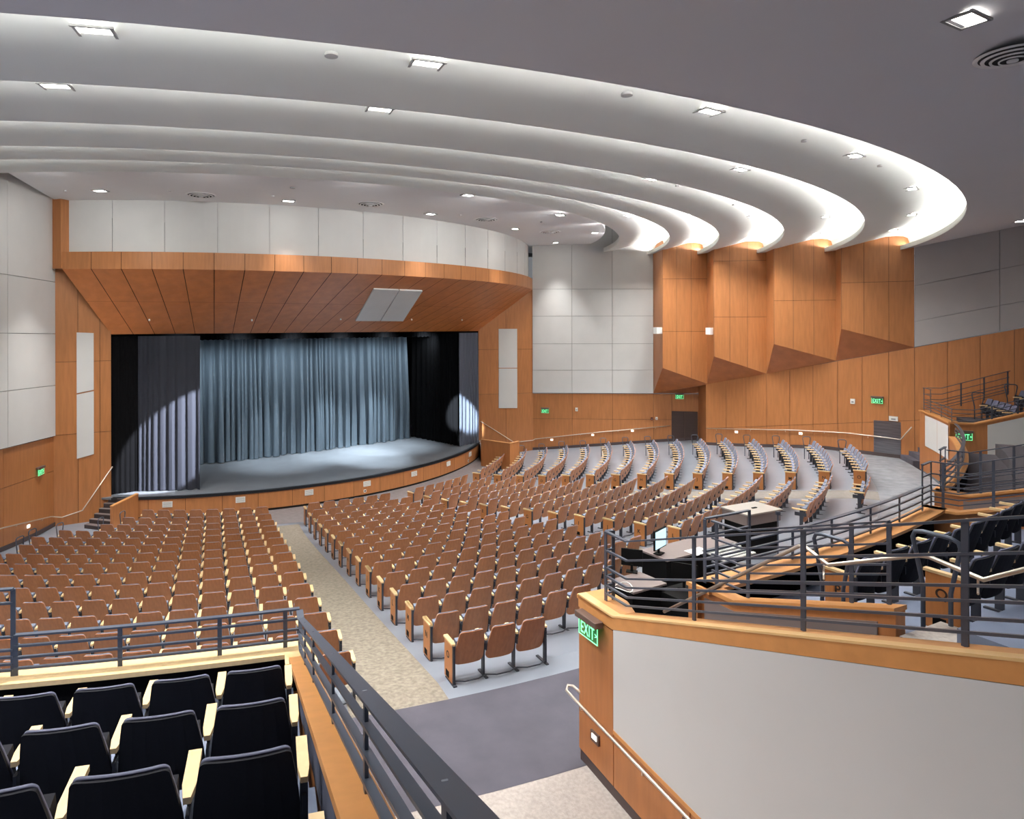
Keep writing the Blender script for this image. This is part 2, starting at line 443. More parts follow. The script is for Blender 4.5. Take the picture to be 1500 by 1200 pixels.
# ------------------------------------------------------------------ stage
LCx, LCy, LR = -13.193, 40.632, 15.57
def lip(deg, R=LR, z=.85):
    t = rad(deg); return Vector((LCx+R*math.sin(t), LCy-R*math.cos(t), z))
LA, LB = 2.0, 76.5
mb = MB()
poly = [lip(LA+(LB-LA)*i/60) for i in range(61)]
back = [Vector((2.6, 40.5, .85)), Vector((-6, 46, .85)), Vector((-22, 36, .85)), Vector((-17, 28, .85)), Vector((-13.4, 25.2, .85))]
mb.prism(poly+back, .78, .85)
struct(mb.build('stage_floor', STAGE), 'charcoal stage floor with bright pools of light')
mb = MB(); revl = []
def lip_sweep(mb, prof, a, b, n, tone=0.0):
    m = len(prof); vs = []; fs = []
    for i in range(n+1):
        for dR, z in prof: vs.append(lip(a+(b-a)*i/n, LR+dR, z))
    for i in range(n):
        for j in range(m-1): fs.append((i*m+j, (i+1)*m+j, (i+1)*m+j+1, i*m+j+1))
    mb.add(vs, fs, tone)
lip_sweep(mb, [(-.1, .76), (.025, .76), (.025, .855), (-.12, .855)], LA, LB, 60)
struct(mb.build('stage_edge', mat('black stage nosing', (22, 23, 27), .4)), 'black rounded nosing along the stage edge')
mb = MB(); mb.use(DARK); lip_sweep(mb, [(-.12, -.05), (-.12, .78)], LA, LB, 60)
lip_sweep(mb, [(-.06, -.02), (-.06, .12)], LA, LB, 60)
mb.use(WOOD)
NP = 15
for i in range(NP):
    a = LA+(LB-LA)*(i)/NP; b = LA+(LB-LA)*(i+1)/NP; g = .025
    lip_sweep(mb, [(-.12, .10), (-.012, .10), (-.012, .765), (-.12, .765)], a+g, b-g, 6, rnd(.05))
struct(mb.build('stage_front'), 'curved maple stage front')
# air grilles on the stage front
for j, (u, v) in enumerate([(244, 738), (352, 732), (455, 722), (542, 709), (611, 694), (661, 679), (693, 665)]):
    p = at_z(u, v, .58); t = math.degrees(math.atan2(p.x-LCx, LCy-p.y)); a = rad(t)
    mb = MB(); mb.use(WHITE); mb.box((0, 0, 0), (.36, .025, .22))
    mb.use(GREYJ)
    for k in range(5): mb.box((0, -.015, -.08+.04*k), (.3, .008, .008))
    c = lip(t, LR+.005, .55)
    o = mb.build('air_grille', loc=c, rz=a+PI-PI)
    o.rotation_euler.z = a
    tag(o, '%s small white air grille on the curved stage front' % ['leftmost', 'second from left', 'third from left', 'middle', 'third from right', 'second from right', 'rightmost'][j], 'air grille', 'air grilles on the stage front')
for j, (u, v) in enumerate([(542, 722), (693.5, 676)]):
    p = at_z(u, v, .25); t = math.degrees(math.atan2(p.x-LCx, LCy-p.y))
    mb = MB(); mb.use(WHITE); mb.box((0, 0, 0), (.12, .02, .12)); mb.use(METALS); mb.box((0, -.012, 0), (.07, .01, .07))
    o = mb.build('power_outlet', loc=lip(t, LR+.005, .25), rz=rad(t)); tag(o, ['small outlet low on the middle of the stage front', 'small outlet low at the right end of the stage front'][j], 'outlet')

# stairs and guard panels beside the stage
def guard(name, pts, z0, z1s, label, th=.1):
    """upright panel following plan pts with sloping top z1s, maple cap"""
    mb = MB(); mb.use(WOOD)
    for i in range(len(pts)-1):
        a, b = Vector(pts[i]+(0,)), Vector(pts[i+1]+(0,)); t = (b-a).normalized(); n = Vector((-t.y, t.x, 0))*th
        mb.prism([a, b, b+n, a+n], z0, [z1s[i], z1s[i+1], z1s[i+1], z1s[i]], rnd(.02))
    o = struct(mb.build(name), label)
    mb = MB(); mb.use(MAPLEC)
    for i in range(len(pts)-1):
        a, b = Vector(pts[i]+(0,)), Vector(pts[i+1]+(0,)); t = (b-a).normalized(); n = Vector((-t.y, t.x, 0))
        a2, b2 = a-n*.015, b-n*.015; n2 = n*(th+.03)
        mb.prism([a2, b2, b2+n2, a2+n2], [z1s[i], z1s[i+1], z1s[i+1], z1s[i]], [z1s[i]+.03, z1s[i+1]+.03, z1s[i+1]+.03, z1s[i]+.03])
    mb.build('cap_rail', None, o)
    return o
guard('trim_5', [(-12.0, 23.85), (-11.62, 25.06)], -.05, [.85, 1.0], 'low maple guard panel beside the left stage steps')
guard('trim_6', [(1.9, 34.7), (3.3, 33.45), (3.85, 34.1)], -.05, [1.38, 1.38, 1.38], 'low maple guard panel beside the right stage steps')
# steps; the left carpet colour is darkened for the shading there
st = empty('stage_steps', (0, 0, 0)); struct(st, 'dark carpeted steps up to the stage at left')
for i in range(6):
    mb = MB(); z = .14*(i+1)
    a0 = lerp((-13.15, 24.1), (-12.75, 25.2), i/5.5); b0 = lerp((-12.1, 23.75), (-11.75, 25.1), i/5.5)
    a1 = (-12.8, 25.6); b1 = (-11.8, 25.6)
    mb.use(mat('dark stair carpet', (66, 56, 56), .95)); mb.prism([a0, b0, b1, a1], -.05, z-.02); mb.use(mat('grey step nosing', (112, 100, 98), .7)); mb.prism([a0, b0, lerp(b0, b1, .12), lerp(a0, a1, .12)], z-.02, z)
    mb.build('step', None, st)
st = empty('stage_steps', (0, 0, 0)); struct(st, 'carpeted steps up to the stage at right')
for i in range(5):
    mb = MB(); z = .16*(i+1)
    mb.use(CARPG); mb.prism([lerp((3.6, 36.9), (2.3, 37.2), i/5), lerp((3.5, 34.3), (2.2, 35.3), i/5), (1.95, 35.6), (1.95, 37.3)], -.05, z)
    mb.build('step', None, st)

# curtains
def drape(name, pts, z0, z1, m, label, pleat=.17, amp=.11, seed=1, parent=None, sag=True):
    rr = random.Random(seed); pts = [Vector(p+(0,)) for p in pts]
    seg = [(pts[i+1]-pts[i]).length for i in range(len(pts)-1)]; L = sum(seg)
    n = int(L/.028); vs = []; fs = []; rows = 15; ph = 0; phs = []
    for i in range(n+1):
        ph += (L/n)/(pleat*(1+.45*math.sin(i*.043+seed)+.2*rr.uniform(-1, 1)))*2*PI*.5; phs.append(ph)
    for j in range(rows+1):
        f = j/rows
        for i in range(n+1):
            s = L*i/n; k = 0
            while k < len(seg)-1 and s > seg[k]: s -= seg[k]; k += 1
            p = pts[k].lerp(pts[k+1], min(1, s/seg[k])); t = (pts[k+1]-pts[k]).normalized(); nn = Vector((t.y, -t.x, 0))
            a = amp*(.35+.65*min(1, f*1.4))
            w = a*(2*abs(math.sin(phs[i]*.5+.25*f*math.sin(phs[i]*.13)))**.75-1+.45*math.sin(phs[i]*.31+1.3+f*.8)+.12*math.sin(phs[i]*2.1+f*.6))
            q = p+nn*w+t*(.35*a*math.sin(phs[i]*2)*(f))
            z = z1-(z1-z0)*f
            if j == rows and sag: z += .015*math.sin(phs[i]*.9)
            vs.append((q.x, q.y, z))
    for j in range(rows):
        for i in range(n): fs.append((j*(n+1)+i, j*(n+1)+i+1, (j+1)*(n+1)+i+1, (j+1)*(n+1)+i))
    mb = MB(); mb.add(vs, fs); o = mb.build(name, m, parent, smooth=True)
    if label: tag(o, label, 'curtain')
    return o
drape('stage_curtain', [(-14.2, 29.6), (-11.49, 31.22), (-8.61, 33.16), (-5.56, 35.56), (-3.51, 37.22), (-2.3, 38.45)], .87, 6.9, VELV, 'wide blue grey pleated curtain closing the back of the stage', seed=3, pleat=.18, amp=.27)
drape('stage_curtain', [(-12.1, 26.1), (-11.0, 26.15), (-9.75, 26.36)], .87, 6.98, mat('dark leg velour', (36, 39, 50), .85, noise=.08, scale=3, stretch=(4, 4, .4)), 'dark pleated leg curtain at the left side of the stage', pleat=.14, amp=.06, seed=5)
drape('stage_curtain', [(.78, 35.6), (1.25, 36.15), (1.85, 36.75), (1.75, 37.2)], .87, 6.98, mat('pale leg velour', (72, 78, 92), .85, noise=.08, scale=3, stretch=(4, 4, .4)), 'bright lit leg curtain at the right side of the stage', pleat=.13, amp=.05, seed=8)
drape('masking_curtain', [(.72, 35.75), (-1.9, 38.75)], .87, 6.98, BLACK, 'black side masking curtain at the right of the stage', amp=.04, seed=9)
drape('masking_curtain', [(-13.0, 25.45), (-12.0, 26.2)], .87, 6.98, BLACK, 'black masking curtain at the far left of the stage', amp=.03, seed=10)
drape('masking_curtain', [(-13.3, 26.6), (-15.2, 29.5)], .87, 6.98, BLACK, 'black masking curtain behind the left leg', amp=.04, seed=11)
drape('valance', [(-12.9, 27.6), (-.8, 37.5)], 6.75, 7.04, BLACK, 'black pleated valance across the top of the stage', amp=.03, seed=12)
# stage house
mb = MB(); mb.use(DARK)
sh = [(-13.4, 25.6), (-18, 28.5), (-22, 36), (-6, 47), (4.2, 42), (2.6, 38.0)]
for i in range(len(sh)-1):
    a, b = sh[i], sh[i+1]; mb.quad((a[0], a[1], -.1), (b[0], b[1], -.1), (b[0], b[1], 9), (a[0], a[1], 9))
mb.prism(sh, 8.9, 9.0)
struct(mb.build('wall_stage_house'), 'black walls of the stage house')

# eyebrow over the stage: maple fascia and sloping soffit with fabric inset
ZE0, ZE1, ZPT = 9.45, 10.08, 7.06
pts = [at_z(u, v, ZE0) for u, v in [(88.7, 393), (224, 394), (345.5, 395.5), (401, 396.4), (456, 397.8), (507, 400), (556, 402.6), (633.4, 406.7), (699, 411.3), (745.5, 417.4), (779, 423)]]
# least squares circle through the surveyed points
def circ(P):
    import numpy as np
    A = np.array([[2*p.x, 2*p.y, 1] for p in P]); b = np.array([p.x**2+p.y**2 for p in P])
    s, *_ = np.linalg.lstsq(A, b, rcond=None); return s[0], s[1], math.sqrt(s[2]+s[0]**2+s[1]**2)
ECx, ECy, ER = circ(pts)
def eye(deg, R=None, z=ZE0):
    t = rad(deg); R = ER if R is None else R; return Vector((ECx+R*math.sin(t), ECy-R*math.cos(t), z))
def eang(p): return math.degrees(math.atan2(p[0]-ECx, ECy-p[1]))
EA, EB = eang((-13.9, 24.0)), eang((5.1, 38.4))
NE = 24
jl, jr = Vector((PJL[0], PJL[1], ZPT)), Vector((PJR[0], PJR[1], ZPT))
mb = MB(); mb.use(GAP)
for i in range(NE):
    a, b = EA+(EB-EA)*i/NE, EA+(EB-EA)*(i+1)/NE
    mb.quad(eye(a, ER-.03, ZE0), eye(b, ER-.03, ZE0), eye(b, ER-.03, ZE1), eye(a, ER-.03, ZE1))
mb.use(WOOD); g = .03
for i in range(NE):
    a, b = EA+(EB-EA)*i/NE+g, EA+(EB-EA)*(i+1)/NE-g
    t = rnd(.04); vs = []
    n = 4; vs = []; fs = []
    for k in range(n+1):
        q = a+(b-a)*k/n
        vs += [eye(q, ER, ZE0), eye(q, ER, ZE1), eye(q, ER-.2, ZE1), eye(q, ER-.03, ZE0)]
    for k in range(n):
        o = k*4; fs += [(o, o+4, o+5, o+1), (o+1, o+5, o+6, o+2), (o+3, o+7, o+4, o)]
    mb.add(vs, fs, t)
eb = struct(mb.build('trim_7'), 'curved maple fascia above the stage opening')
mb = MB(); NR = 2
mb.use(GAP)
for i in range(NE):
    f0, f1 = i/NE, (i+1)/NE; a, b = EA+(EB-EA)*f0, EA+(EB-EA)*f1
    for q in range(12):
        v0, v1 = q/12, (q+1)/12; U_ = Vector((0, 0, .02)); A0, A1, B0, B1 = jl.lerp(jr, f0), jl.lerp(jr, f1), eye(a), eye(b)
        mb.quad(A0.lerp(B0, v0)+U_, A1.lerp(B1, v0)+U_, A1.lerp(B1, v1)+U_, A0.lerp(B0, v1)+U_)
mb.use(WOODD)
for i in range(NE):
    f0, f1 = i/NE+.0006, (i+1)/NE-.0006; a, b = EA+(EB-EA)*f0, EA+(EB-EA)*f1
    T = (jl.lerp(jr, f0), jl.lerp(jr, f1)); E_ = (eye(a), eye(b))
    for r in range(NR):
        v0, v1 = (0, .52) if r == 0 else (.522, 1)
        tn_ = rnd(.03)
        for q in range(6):
            w0, w1 = v0+(v1-v0)*q/6, v0+(v1-v0)*(q+1)/6
            mb.quad(T[0].lerp(E_[0], w0), T[1].lerp(E_[1], w0), T[1].lerp(E_[1], w1), T[0].lerp(E_[0], w1), tn_)
struct(mb.build('trim_8'), 'sloping maple soffit between fascia and stage opening')
# soffit inset
def soff(f, v, dz=0.0):
    a = EA+(EB-EA)*f; p = jl.lerp(jr, f).lerp(eye(a), v); return p+Vector((0, 0, dz))
def soffinv(u, v):
    best = None
    for i in range(0, 241):
        for j in range(0, 41):
            p = soff(i/240, j/40); q = proj(p); d = (q[0]-u)**2+(q[1]-v)**2
            if best is None or d < best[0]: best = (d, i/240, j/40)
    return best[1:]
cs = [soffinv(u, v) for u, v in ((520, 468), (589, 469), (618, 425), (548, 422))]
mb = MB(); mb.use(GREY)
def lp2(a, b, t): return (a[0]+(b[0]-a[0])*t, a[1]+(b[1]-a[1])*t)
for h in (0, 1):
    t0, t1 = (0, .49) if h == 0 else (.51, 1)
    q = [lp2(cs[0], cs[1], t0), lp2(cs[0], cs[1], t1), lp2(cs[3], cs[2], t1), lp2(cs[3], cs[2], t0)]
    mb.slab([soff(a, b, -.005) for a, b in q], (.02, -.02, -.06), rnd(.01))
tag(mb.build('acoustic_panel'), 'two part pale grey speaker cloth panel in the sloping maple soffit', 'wall panel')
for j, (u, v) in enumerate([(219, 466), (369, 467), (499, 467), (603, 467), (676, 467)]):
    f, w_ = soffinv(u, v); p = soff(f, w_, -.02)
    mb = MB(); mb.tube([p, p+Vector((.02, -.03, -.05))], .035, 8)
    tag(mb.build('spotlight_trim', WHITE), '%s tiny white downlight trim in the maple soffit' % ['leftmost', 'second from left', 'middle', 'fourth from left', 'rightmost'][j], 'ceiling light', 'small trims in the soffit')
# grey upper arc wall over the eyebrow
g12 = [at_z(u, v, 12.0) for u, v in ((92, 307), (400, 315.6), (554, 328.7), (699, 342.7), (770, 366))]
mb = MB(); N = 40; RG = ER-.25
vs = []
ga, gb = EA-.5, EB+1.0
for i in range(14):
    a, b = ga+(gb-ga)*i/14, ga+(gb-ga)*(i+1)/14
    mb.use(GREY); n = 4
    for k in range(n):
        q0, q1 = a+.04+(b-a-.08)*k/n, a+.04+(b-a-.08)*(k+1)/n
        mb.quad(eye(q0, RG, 10.0), eye(q1, RG, 10.0), eye(q1, RG, 12.6), eye(q0, RG, 12.6), 0)
    mb.use(mat('pale joint', (205, 204, 203), .9)); mb.quad(eye(b-.04, RG-.02, 10.0), eye(b+.04, RG-.02, 10.0), eye(b+.04, RG-.02, 12.6), eye(b-.04, RG-.02, 12.6))
struct(mb.build('wall_above_stage'), 'curved pale grey fabric wall above the maple fascia')
# corner pilaster at the left
mb = MB(); mb.use(WOOD); p = Vector((-14.42, 24.33, 0)); mb.prism([(-14.3, 24.12), (-13.92, 23.98), (-13.72, 24.4), (-14.2, 24.6)], 9.48, 12.05)
struct(mb.build('trim_9'), 'narrow maple pilaster above the left wing')

# ------------------------------------------------------------------ ceiling
RE = [30.17, 27.70, 25.25, 22.91, 20.90, 18.67]
ZEd = [10.54, 10.70, 10.87, 11.06, 11.29, 11.52]
H = .60
def ring_profile(i):
    Ro, zo = RE[i], ZEd[i]; Ri, zi = RE[i+1], ZEd[i+1]
    return [(Ro, zo), (Ro, zo+.18), (Ro+.03, zo+.18), (Ro+.03, zo+.075), (Ro+.28, zo+.075), (Ro+.31, zo+.30), (Ro+.26, zo+.48), (Ro+.12, zo+H-.03), (Ro-.15, zo+H), (Ro-.5, zo+H-.01), ((Ro+Ri)/2, (zo+H+zi)/2+.03), (Ri+.5, zi+.06), (Ri+.12, zi+.005), (Ri, zi)]
def ring_z(i, R):
    P = ring_profile(i)[8:]
    for (a, za), (b, zb) in zip(P, P[1:]):
        if b <= R <= a: return za+(zb-za)*(a-R)/(a-b)
    return P[-1][1]
names = ['outermost', 'second', 'third', 'fourth', 'innermost']
for i in range(5):
    mb = MB(); revolve(mb, ring_profile(i), -45, 112, 160)
    struct(mb.build('ceiling', CEIL, smooth=True), 'white curved ceiling step, %s from the rear' % names[i])
    o = bpy.data.objects[-1] if False else None
mb = MB(); revolve(mb, [(50, 13.0), (34.5, 11.3), (30.17, 10.54)], -60, 112, 90)
struct(mb.build('ceiling', CEILR), 'flat grey ceiling over the rear seats')
# lip under the innermost ring + front ceiling
mb = MB(); revolve(mb, [(18.67, 11.52), (18.67, 11.75), (18.85, 11.75)], -45, 112, 120)
struct(mb.build('ceiling_edge', CEIL), 'upturned edge of the innermost ceiling step')
FZ = 12.0
mb = MB()
edge = [pol(18.0, t, FZ) for t in [x*1.5 for x in range(-2, 66)]]
poly = [p for p in edge if p.x > -13.2 or True]
left_edge = [Vector((-14.5, 25.2, FZ)), Vector((-12.95, 19.2, FZ))]
fc = [Vector((-16, 27, FZ)), Vector((-14.45, 24.9, FZ)), Vector((-13.0, 19.4, FZ))]+[pol(18.0, t*2-8, FZ) for t in range(0, 56)]+[Vector((8, 44, FZ))]
mb.prism(fc, FZ, FZ+.28)
struct(mb.build('ceiling_front', CEILF), 'pale flat ceiling in front of the stage')
mb = MB(); mb.use(DARK); mb.prism([(-40, -12), (40, -12), (40, 60), (-40, 60)], 13.6, 13.7)
struct(mb.build('ceiling_void', None), 'dark plenum above the ceiling')

# cove lamps hidden behind each upturned lip
CVP = 78
def cove_light(parent, R, t, z, length, power, up=.16):
    l = bpy.data.lights.new('cove_light', 'AREA'); l.shape = 'RECTANGLE'; l.size = length; l.size_y = .05; l.energy = power; l.color = (1, .975, .94)
    o = bpy.data.objects.new('cove_light', l); COL.objects.link(o); o.parent = parent; o.location = pol(R, t, z)
    d = Vector((-math.sin(rad(t)), math.cos(rad(t)), up)); o.rotation_euler = d.to_track_quat('-Z', 'Y').to_euler()
    return o
e = empty('cove_lamp', (0, 0, 0)); tag(e, 'white tube lamp behind the edge of the front ceiling opening', 'cove light', 'cove lamps of the stepped ceiling')
for k in range(9):
    a = -2+9.4*k; b = a+9.2
    mb = MB(); mb.tube(arc(18.95, a, b, 8, 11.62), .018, 5); mb.build('lamp_tube', mat('cove lamp tube', (255, 250, 240)), e) if False else mb.build('lamp_tube', COVE, e)
    cove_light(e, 18.9, (a+b)/2, 11.72, 3.0, 80, .55)
for i in range(5):
    e = empty('cove_lamp', (0, 0, 0)); tag(e, 'continuous white tube lamp lying in the ceiling cove, %s from the rear' % names[i], 'cove light', 'cove lamps of the stepped ceiling')
    nseg = 12
    for k in range(nseg):
        a = -18+(118)*k/nseg; b = -18+118*(k+1)/nseg-.25
        mb = MB(); mb.tube(arc(RE[i]+.14, a, b, 10, ZEd[i]+.11), .018, 5)
        mb.build('lamp_tube', COVE, e)
        m_ = (a+b)/2; cove_light(e, RE[i]+.17, m_, ZEd[i]+.145, 2*RE[i]*math.sin(rad(b-a)/2)*.97, CVP*(1, 1.35, 1.5, 1.5, 1.5)[i])

# recessed downlights
def downlight(c, rz, label, size=(.42, .30), power=120, spread=150, normal_tilt=0.0, group='recessed downlights in the ceiling'):
    e = empty('downlight', c, rz); tag(e, label, 'ceiling light', group)
    mb = MB(); w, h = size; t = .035
    for x, y, sx, sy in ((0, h/2, w+2*t, t), (0, -h/2, w+2*t, t), (w/2, 0, t, h), (-w/2, 0, t, h)): mb.box((x, y, -.006), (sx, sy, .03))
    mb.build('frame', mat('lamp trim', (150, 150, 150), .5), e)
    mb = MB(); mb.box((0, 0, .0), (w-t, h-t, .006)); mb.build('lens', LENS, e)
    l = bpy.data.lights.new('downlight_lamp', 'AREA'); l.shape = 'RECTANGLE'; l.size = w*.9; l.size_y = h*.9; l.energy = power; l.spread = rad(spread)
    l.color = (1, .975, .94)
    lo = bpy.data.objects.new('lamp', l); COL.objects.link(lo); lo.parent = e; lo.location = (0, 0, -.03)
    return e
def ring_hit(i, u, v):
    """where the sight line meets ring i (i=-1 rear ceiling, 5 front)"""
    z = 11.0
    for _ in range(60):
        p = at_z(u, v, z); R = topol(p)[0]
        if i == -1: zz = 10.54+(R-30.17)*.1755 if R < 34.5 else 11.3+(R-34.5)*.1097
        elif i == 5: zz = FZ
        else: zz = ring_z(i, R)
        z = .5*z+.5*zz
    p.z = zz; return p
PW = 170
DL = {0: [(141, 44), (625, 93), (1037, 163.5), (1250, 228.5), (1334, 277), (1334, 315.5), (1307, 338)],
      1: [(84, 124.5), (556, 159.5), (1083, 248.5), (1208, 318), (1195, 343)],
      2: [(953.5, 262.5), (1100, 318), (1098, 346.5)],
      3: [(1006, 317), (1015, 348.5)],
      4: [(920.5, 316.5), (938.5, 350)],
      5: [(147, 278), (423, 293.5), (631, 313), (686, 285.5), (755, 335), (814, 355.5), (871.5, 341), (821, 315)],
      -1: [(1416.5, 28.5), (1495, 325)]}
ordn = ['first', 'second', 'third', 'fourth', 'fifth', 'sixth', 'seventh', 'eighth', 'ninth', 'tenth', 'eleventh', 'twelfth', 'thirteenth', 'fourteenth', 'fifteenth', 'sixteenth', 'seventeenth', 'eighteenth', 'nineteenth', 'twentieth']
PWR = {(0, 4): 18, (0, 5): 18, (0, 6): 30, (0, 3): 45, (-1, 1): 15, (5, 0): 130, (5, 1): 45, (5, 2): 45, (5, 4): 50, (5, 5): 60, (5, 6): 80, (5, 7): 70, (1, 3): 110, (1, 4): 110}
rname = {0: 'outermost white ceiling step', 1: 'second white ceiling step', 2: 'third white ceiling step', 3: 'fourth white ceiling step', 4: 'innermost white ceiling step', 5: 'flat ceiling before the stage', -1: 'dark rear ceiling'}
for i, L_ in DL.items():
    for j, (u, v) in enumerate(L_):
        p = ring_hit(i, u, v); R, t = topol(p)
        downlight(p+Vector((0, 0, -.012)), rad(t), '%s square downlight from the left in the %s' % (ordn[j], rname[i]), power=PWR.get((i, j), {-1: 60, 5: 200}.get(i, PW)), spread={5: 62}.get(i, 125))
# added unseen lamps, left and overhead, to brighten the plaster wall and near seats
for j, (i, R, t) in enumerate([(0, 29.0, -4), (1, 26.6, -14), (2, 24.3, 2), (2, 24.3, 22), (3, 22.0, 6), (3, 22.0, 26), (4, 19.8, 10), (4, 19.8, 34)]):
    pass
for j, (R_, t_, pw) in enumerate([(33.4, 9.5, 260), (33.4, 1.0, 200), (29.2, -6, 170), (26.6, -10, 170)]):
    z_ = 11.08 if R_ > 31 else (10.85 if R_ > 28 else 11.0)
    downlight(pol(R_, t_, z_), rad(t_), ['square downlight in the rear ceiling over the near left seats', 'square downlight in the rear ceiling left of the near seats', 'square downlight at the far left of the outermost step', 'square downlight at the far left of the second step'][j], power=pw)

# round air diffusers
def diffuser(c, rz, R, label):
    e = empty('air_diffuser', c, rz); tag(e, label, 'air diffuser', 'round diffusers in the ceiling')
    for k, (r, z) in enumerate([(R, -.01), (R*.8, -.035), (R*.58, -.055), (R*.36, -.07), (R*.15, -.075)]):
        mb = MB(); N = 32; vs = []; fs = []
        r2 = r*.86 if k < 4 else 0.001
        for q in range(N):
            a = 2*PI*q/N
            for rr, zz in ((r, z+.008), (r*.97, z-.012), (r2, z-.002)): vs.append((rr*math.cos(a), rr*math.sin(a), zz))
        for q in range(N):
            for m in range(2): fs.append((q*3+m, ((q+1) % N)*3+m, ((q+1) % N)*3+m+1, q*3+m+1))
        mb.add(vs, fs); mb.build('ring', mat('diffuser enamel', (238, 238, 238), .5), e, smooth=True)
    mb = MB(); mb.prism([(R*.95*math.cos(2*PI*q/32), R*.95*math.sin(2*PI*q/32)) for q in range(32)], -.008, -.002); mb.build('throat', mat('dark duct', (40, 40, 42), .8), e)
for j, (u, v) in enumerate([(295, 285), (543, 298.5), (713, 321.5), (806, 340)]):
    p = ring_hit(5, u, v); diffuser(p, 0, .52, '%s round air diffuser from the left in the front ceiling' % ordn[j])
p = ring_hit(-1, 1484, 76); diffuser(p+Vector((0, 0, -.06)), 0, .42, 'large round air diffuser in the dark rear ceiling')
# smoke detectors and sprinkler covers
for j, (i, u, v) in enumerate([(0, 486, 78), (0, 919, 137), (0, 1178, 206), (0, 1289, 243), (5, 429, 274), (5, 96, 278), (5, 249, 278), (5, 400, 286), (2, 992, 272), (2, 1075, 300), (1, 1238, 303), (1, 1230, 327), (5, 675, 315), (5, 793, 325)]):
    p = ring_hit(i, u, v); r = .09 if j in (0, 1, 4) else .05
    mb = MB(); N = 16; mb.prism([(r*math.cos(2*PI*q/N), r*math.sin(2*PI*q/N)) for q in range(N)], -.04, 0); 
    o = mb.build('smoke_detector' if r > .06 else 'sprinkler_cover', mat('detector enamel', (188, 188, 188), .5), loc=p)
    tag(o, 'small round ceiling fitting, %s from the left in the %s' % (ordn[[0, 1, 2, 3, 3, 0, 1, 2, 0, 1, 1, 0, 4, 5][j]], rname[i]), 'ceiling fitting')

# ------------------------------------------------------------------ seats
def back_outline(hw_b, hw_t, z0, z1, n=6, rb=.09, rt=.05):
    """half widths sampled from bottom to top with rounded corners -> list of (z, hw)"""
    out = []
    for i in range(n+1):
        a = (PI/2)*(i/n); z = z0+rb*(1-math.cos(a)); out.append((z, hw_b-rb*.9+rb*.9*math.sin(a)))
    for i in range(1, 4):
        f = i/4; z = z0+rb+(z1-z0-rb-rt)*f; out.append((z, hw_b+(hw_t-hw_b)*f**1.6))
    for i in range(n+1):
        a = (PI/2)*(i/n); z = z1-rt+rt*math.sin(a); out.append((z, hw_t-rt+rt*math.cos(a)))
    return out
def ypl(z): return .10+(z-.3)*.30
def plate(mb, outl, yoff, th, curve=.035, nx=6, hwmax=.25):
    vs = []; m = nx+1
    for s in (0, 1):
        for z, hw in outl:
            for i in range(m):
                x = -hw+2*hw*i/nx
                y = ypl(z)+yoff+(0 if s else -th)-curve*(x/hwmax)**2
                vs.append((x, y, z))
    n = len(outl); fs = []
    for s in (0, 1):
        for j in range(n-1):
            for i in range(nx):
                a = s*n*m+j*m+i; q = (a, a+1, a+m+1, a+m); fs.append(q if not s else q[::-1])
    o = n*m
    for j in range(n-1):
        for i in (0, nx):
            a = j*m+i; fs.append((a, a+m, o+a+m, o+a) if i == 0 else (a+m, a, o+a, o+a+m))
    for j in (0, n-1):
        for i in range(nx):
            a = j*m+i; fs.append((a, a+1, o+a+1, o+a))
    mb.add(vs, fs)
def seat_parts(kind, lod=0):
    """returns list of (name, MB, material, smooth)"""
    nx = 6 if lod == 0 else 2; n = 5 if lod == 0 else 2
    P = []
    navy = kind == 'navy'
    fab = NAVY if navy else UPH
    mb = MB(); plate(mb, back_outline(.258, .212, .27, .85, n) if not navy else back_outline(.268, .218, .27, .85, n, rt=.035), 0, .02, nx=nx); P.append(('backrest', mb, NAVY if navy else SEATW, False))
    mb = MB(); plate(mb, back_outline(.246, .203, .34, .858, n, rt=.06) if not navy else back_outline(.262, .213, .34, .858, n, rt=.04), -.02, .022 if not navy else .024, nx=nx); P.append(('back_cushion', mb, PIPE if navy else UPH, True))
    # tipped up seat pan
    mb = MB(); o = []
    for i, (yy, zz) in enumerate(((.06, .40), (.10, .66), (.02, .68), (-.04, .42))): o.append((yy, zz))
    vs = [(-.225, y, z) for y, z in o]+[(.225, y, z) for y, z in o]
    mb.add(vs, [(0, 1, 2, 3), (7, 6, 5, 4), (0, 4, 5, 1), (1, 5, 6, 2), (2, 6, 7, 3), (3, 7, 4, 0)]); 
    P.append(('seat_cushion', mb, fab, False))
    # arm rest on the +X side
    a = PITCH/2
    mb = MB(); mb.prism([(a-.034, -.22), (a+.034, -.22), (a+.034, .06), (a+.018, .16), (a-.018, .16), (a-.034, .06)], .615, .648)
    P.append(('armrest', mb, MAPLE, False))
    mb = MB(); mb.box((a, .02, .32), (.022, .09, .58)); mb.box((a, .0, .5), (.02, .30, .10)); mb.box((a, .02, .012), (.05, .30, .02))
    P.append(('standard', mb, METALS, False))
    if lod == 0:
        mb = MB(); mb.tube([(-a, .12, .05), (-.12, .2, .055), (.12, .2, .055), (a, .12, .05)], .011, 5); P.append(('floor_bar', mb, METALS, False))
    return P
def make_seat(kind):
    e = empty('theatre_seat', (0, 0, 0))
    for nm, mb, m, sm in seat_parts(kind):
        mb.build(nm, m, e, smooth=sm)
    return e
wood_proto = make_seat('wood'); navy_proto = make_seat('navy')
for q in (wood_proto, navy_proto): reg(q)
PROTO_USED = {'wood': False, 'navy': False}
def place(kind, R, t, z, label, group):
    pr = wood_proto if kind == 'wood' else navy_proto
    o = copy_tree(pr) if PROTO_USED[kind] else pr
    PROTO_USED[kind] = True
    o.location = pol(R, t, z); o.rotation_euler.z = rad(t)+PI
    tag(o, label, 'seat', group)
    return o
def word(n):
    return ordn[n] if n < 20 else 'twenty-%s' % ordn[n-20]
LET = 'ABCDEFGHIJKLMNO'
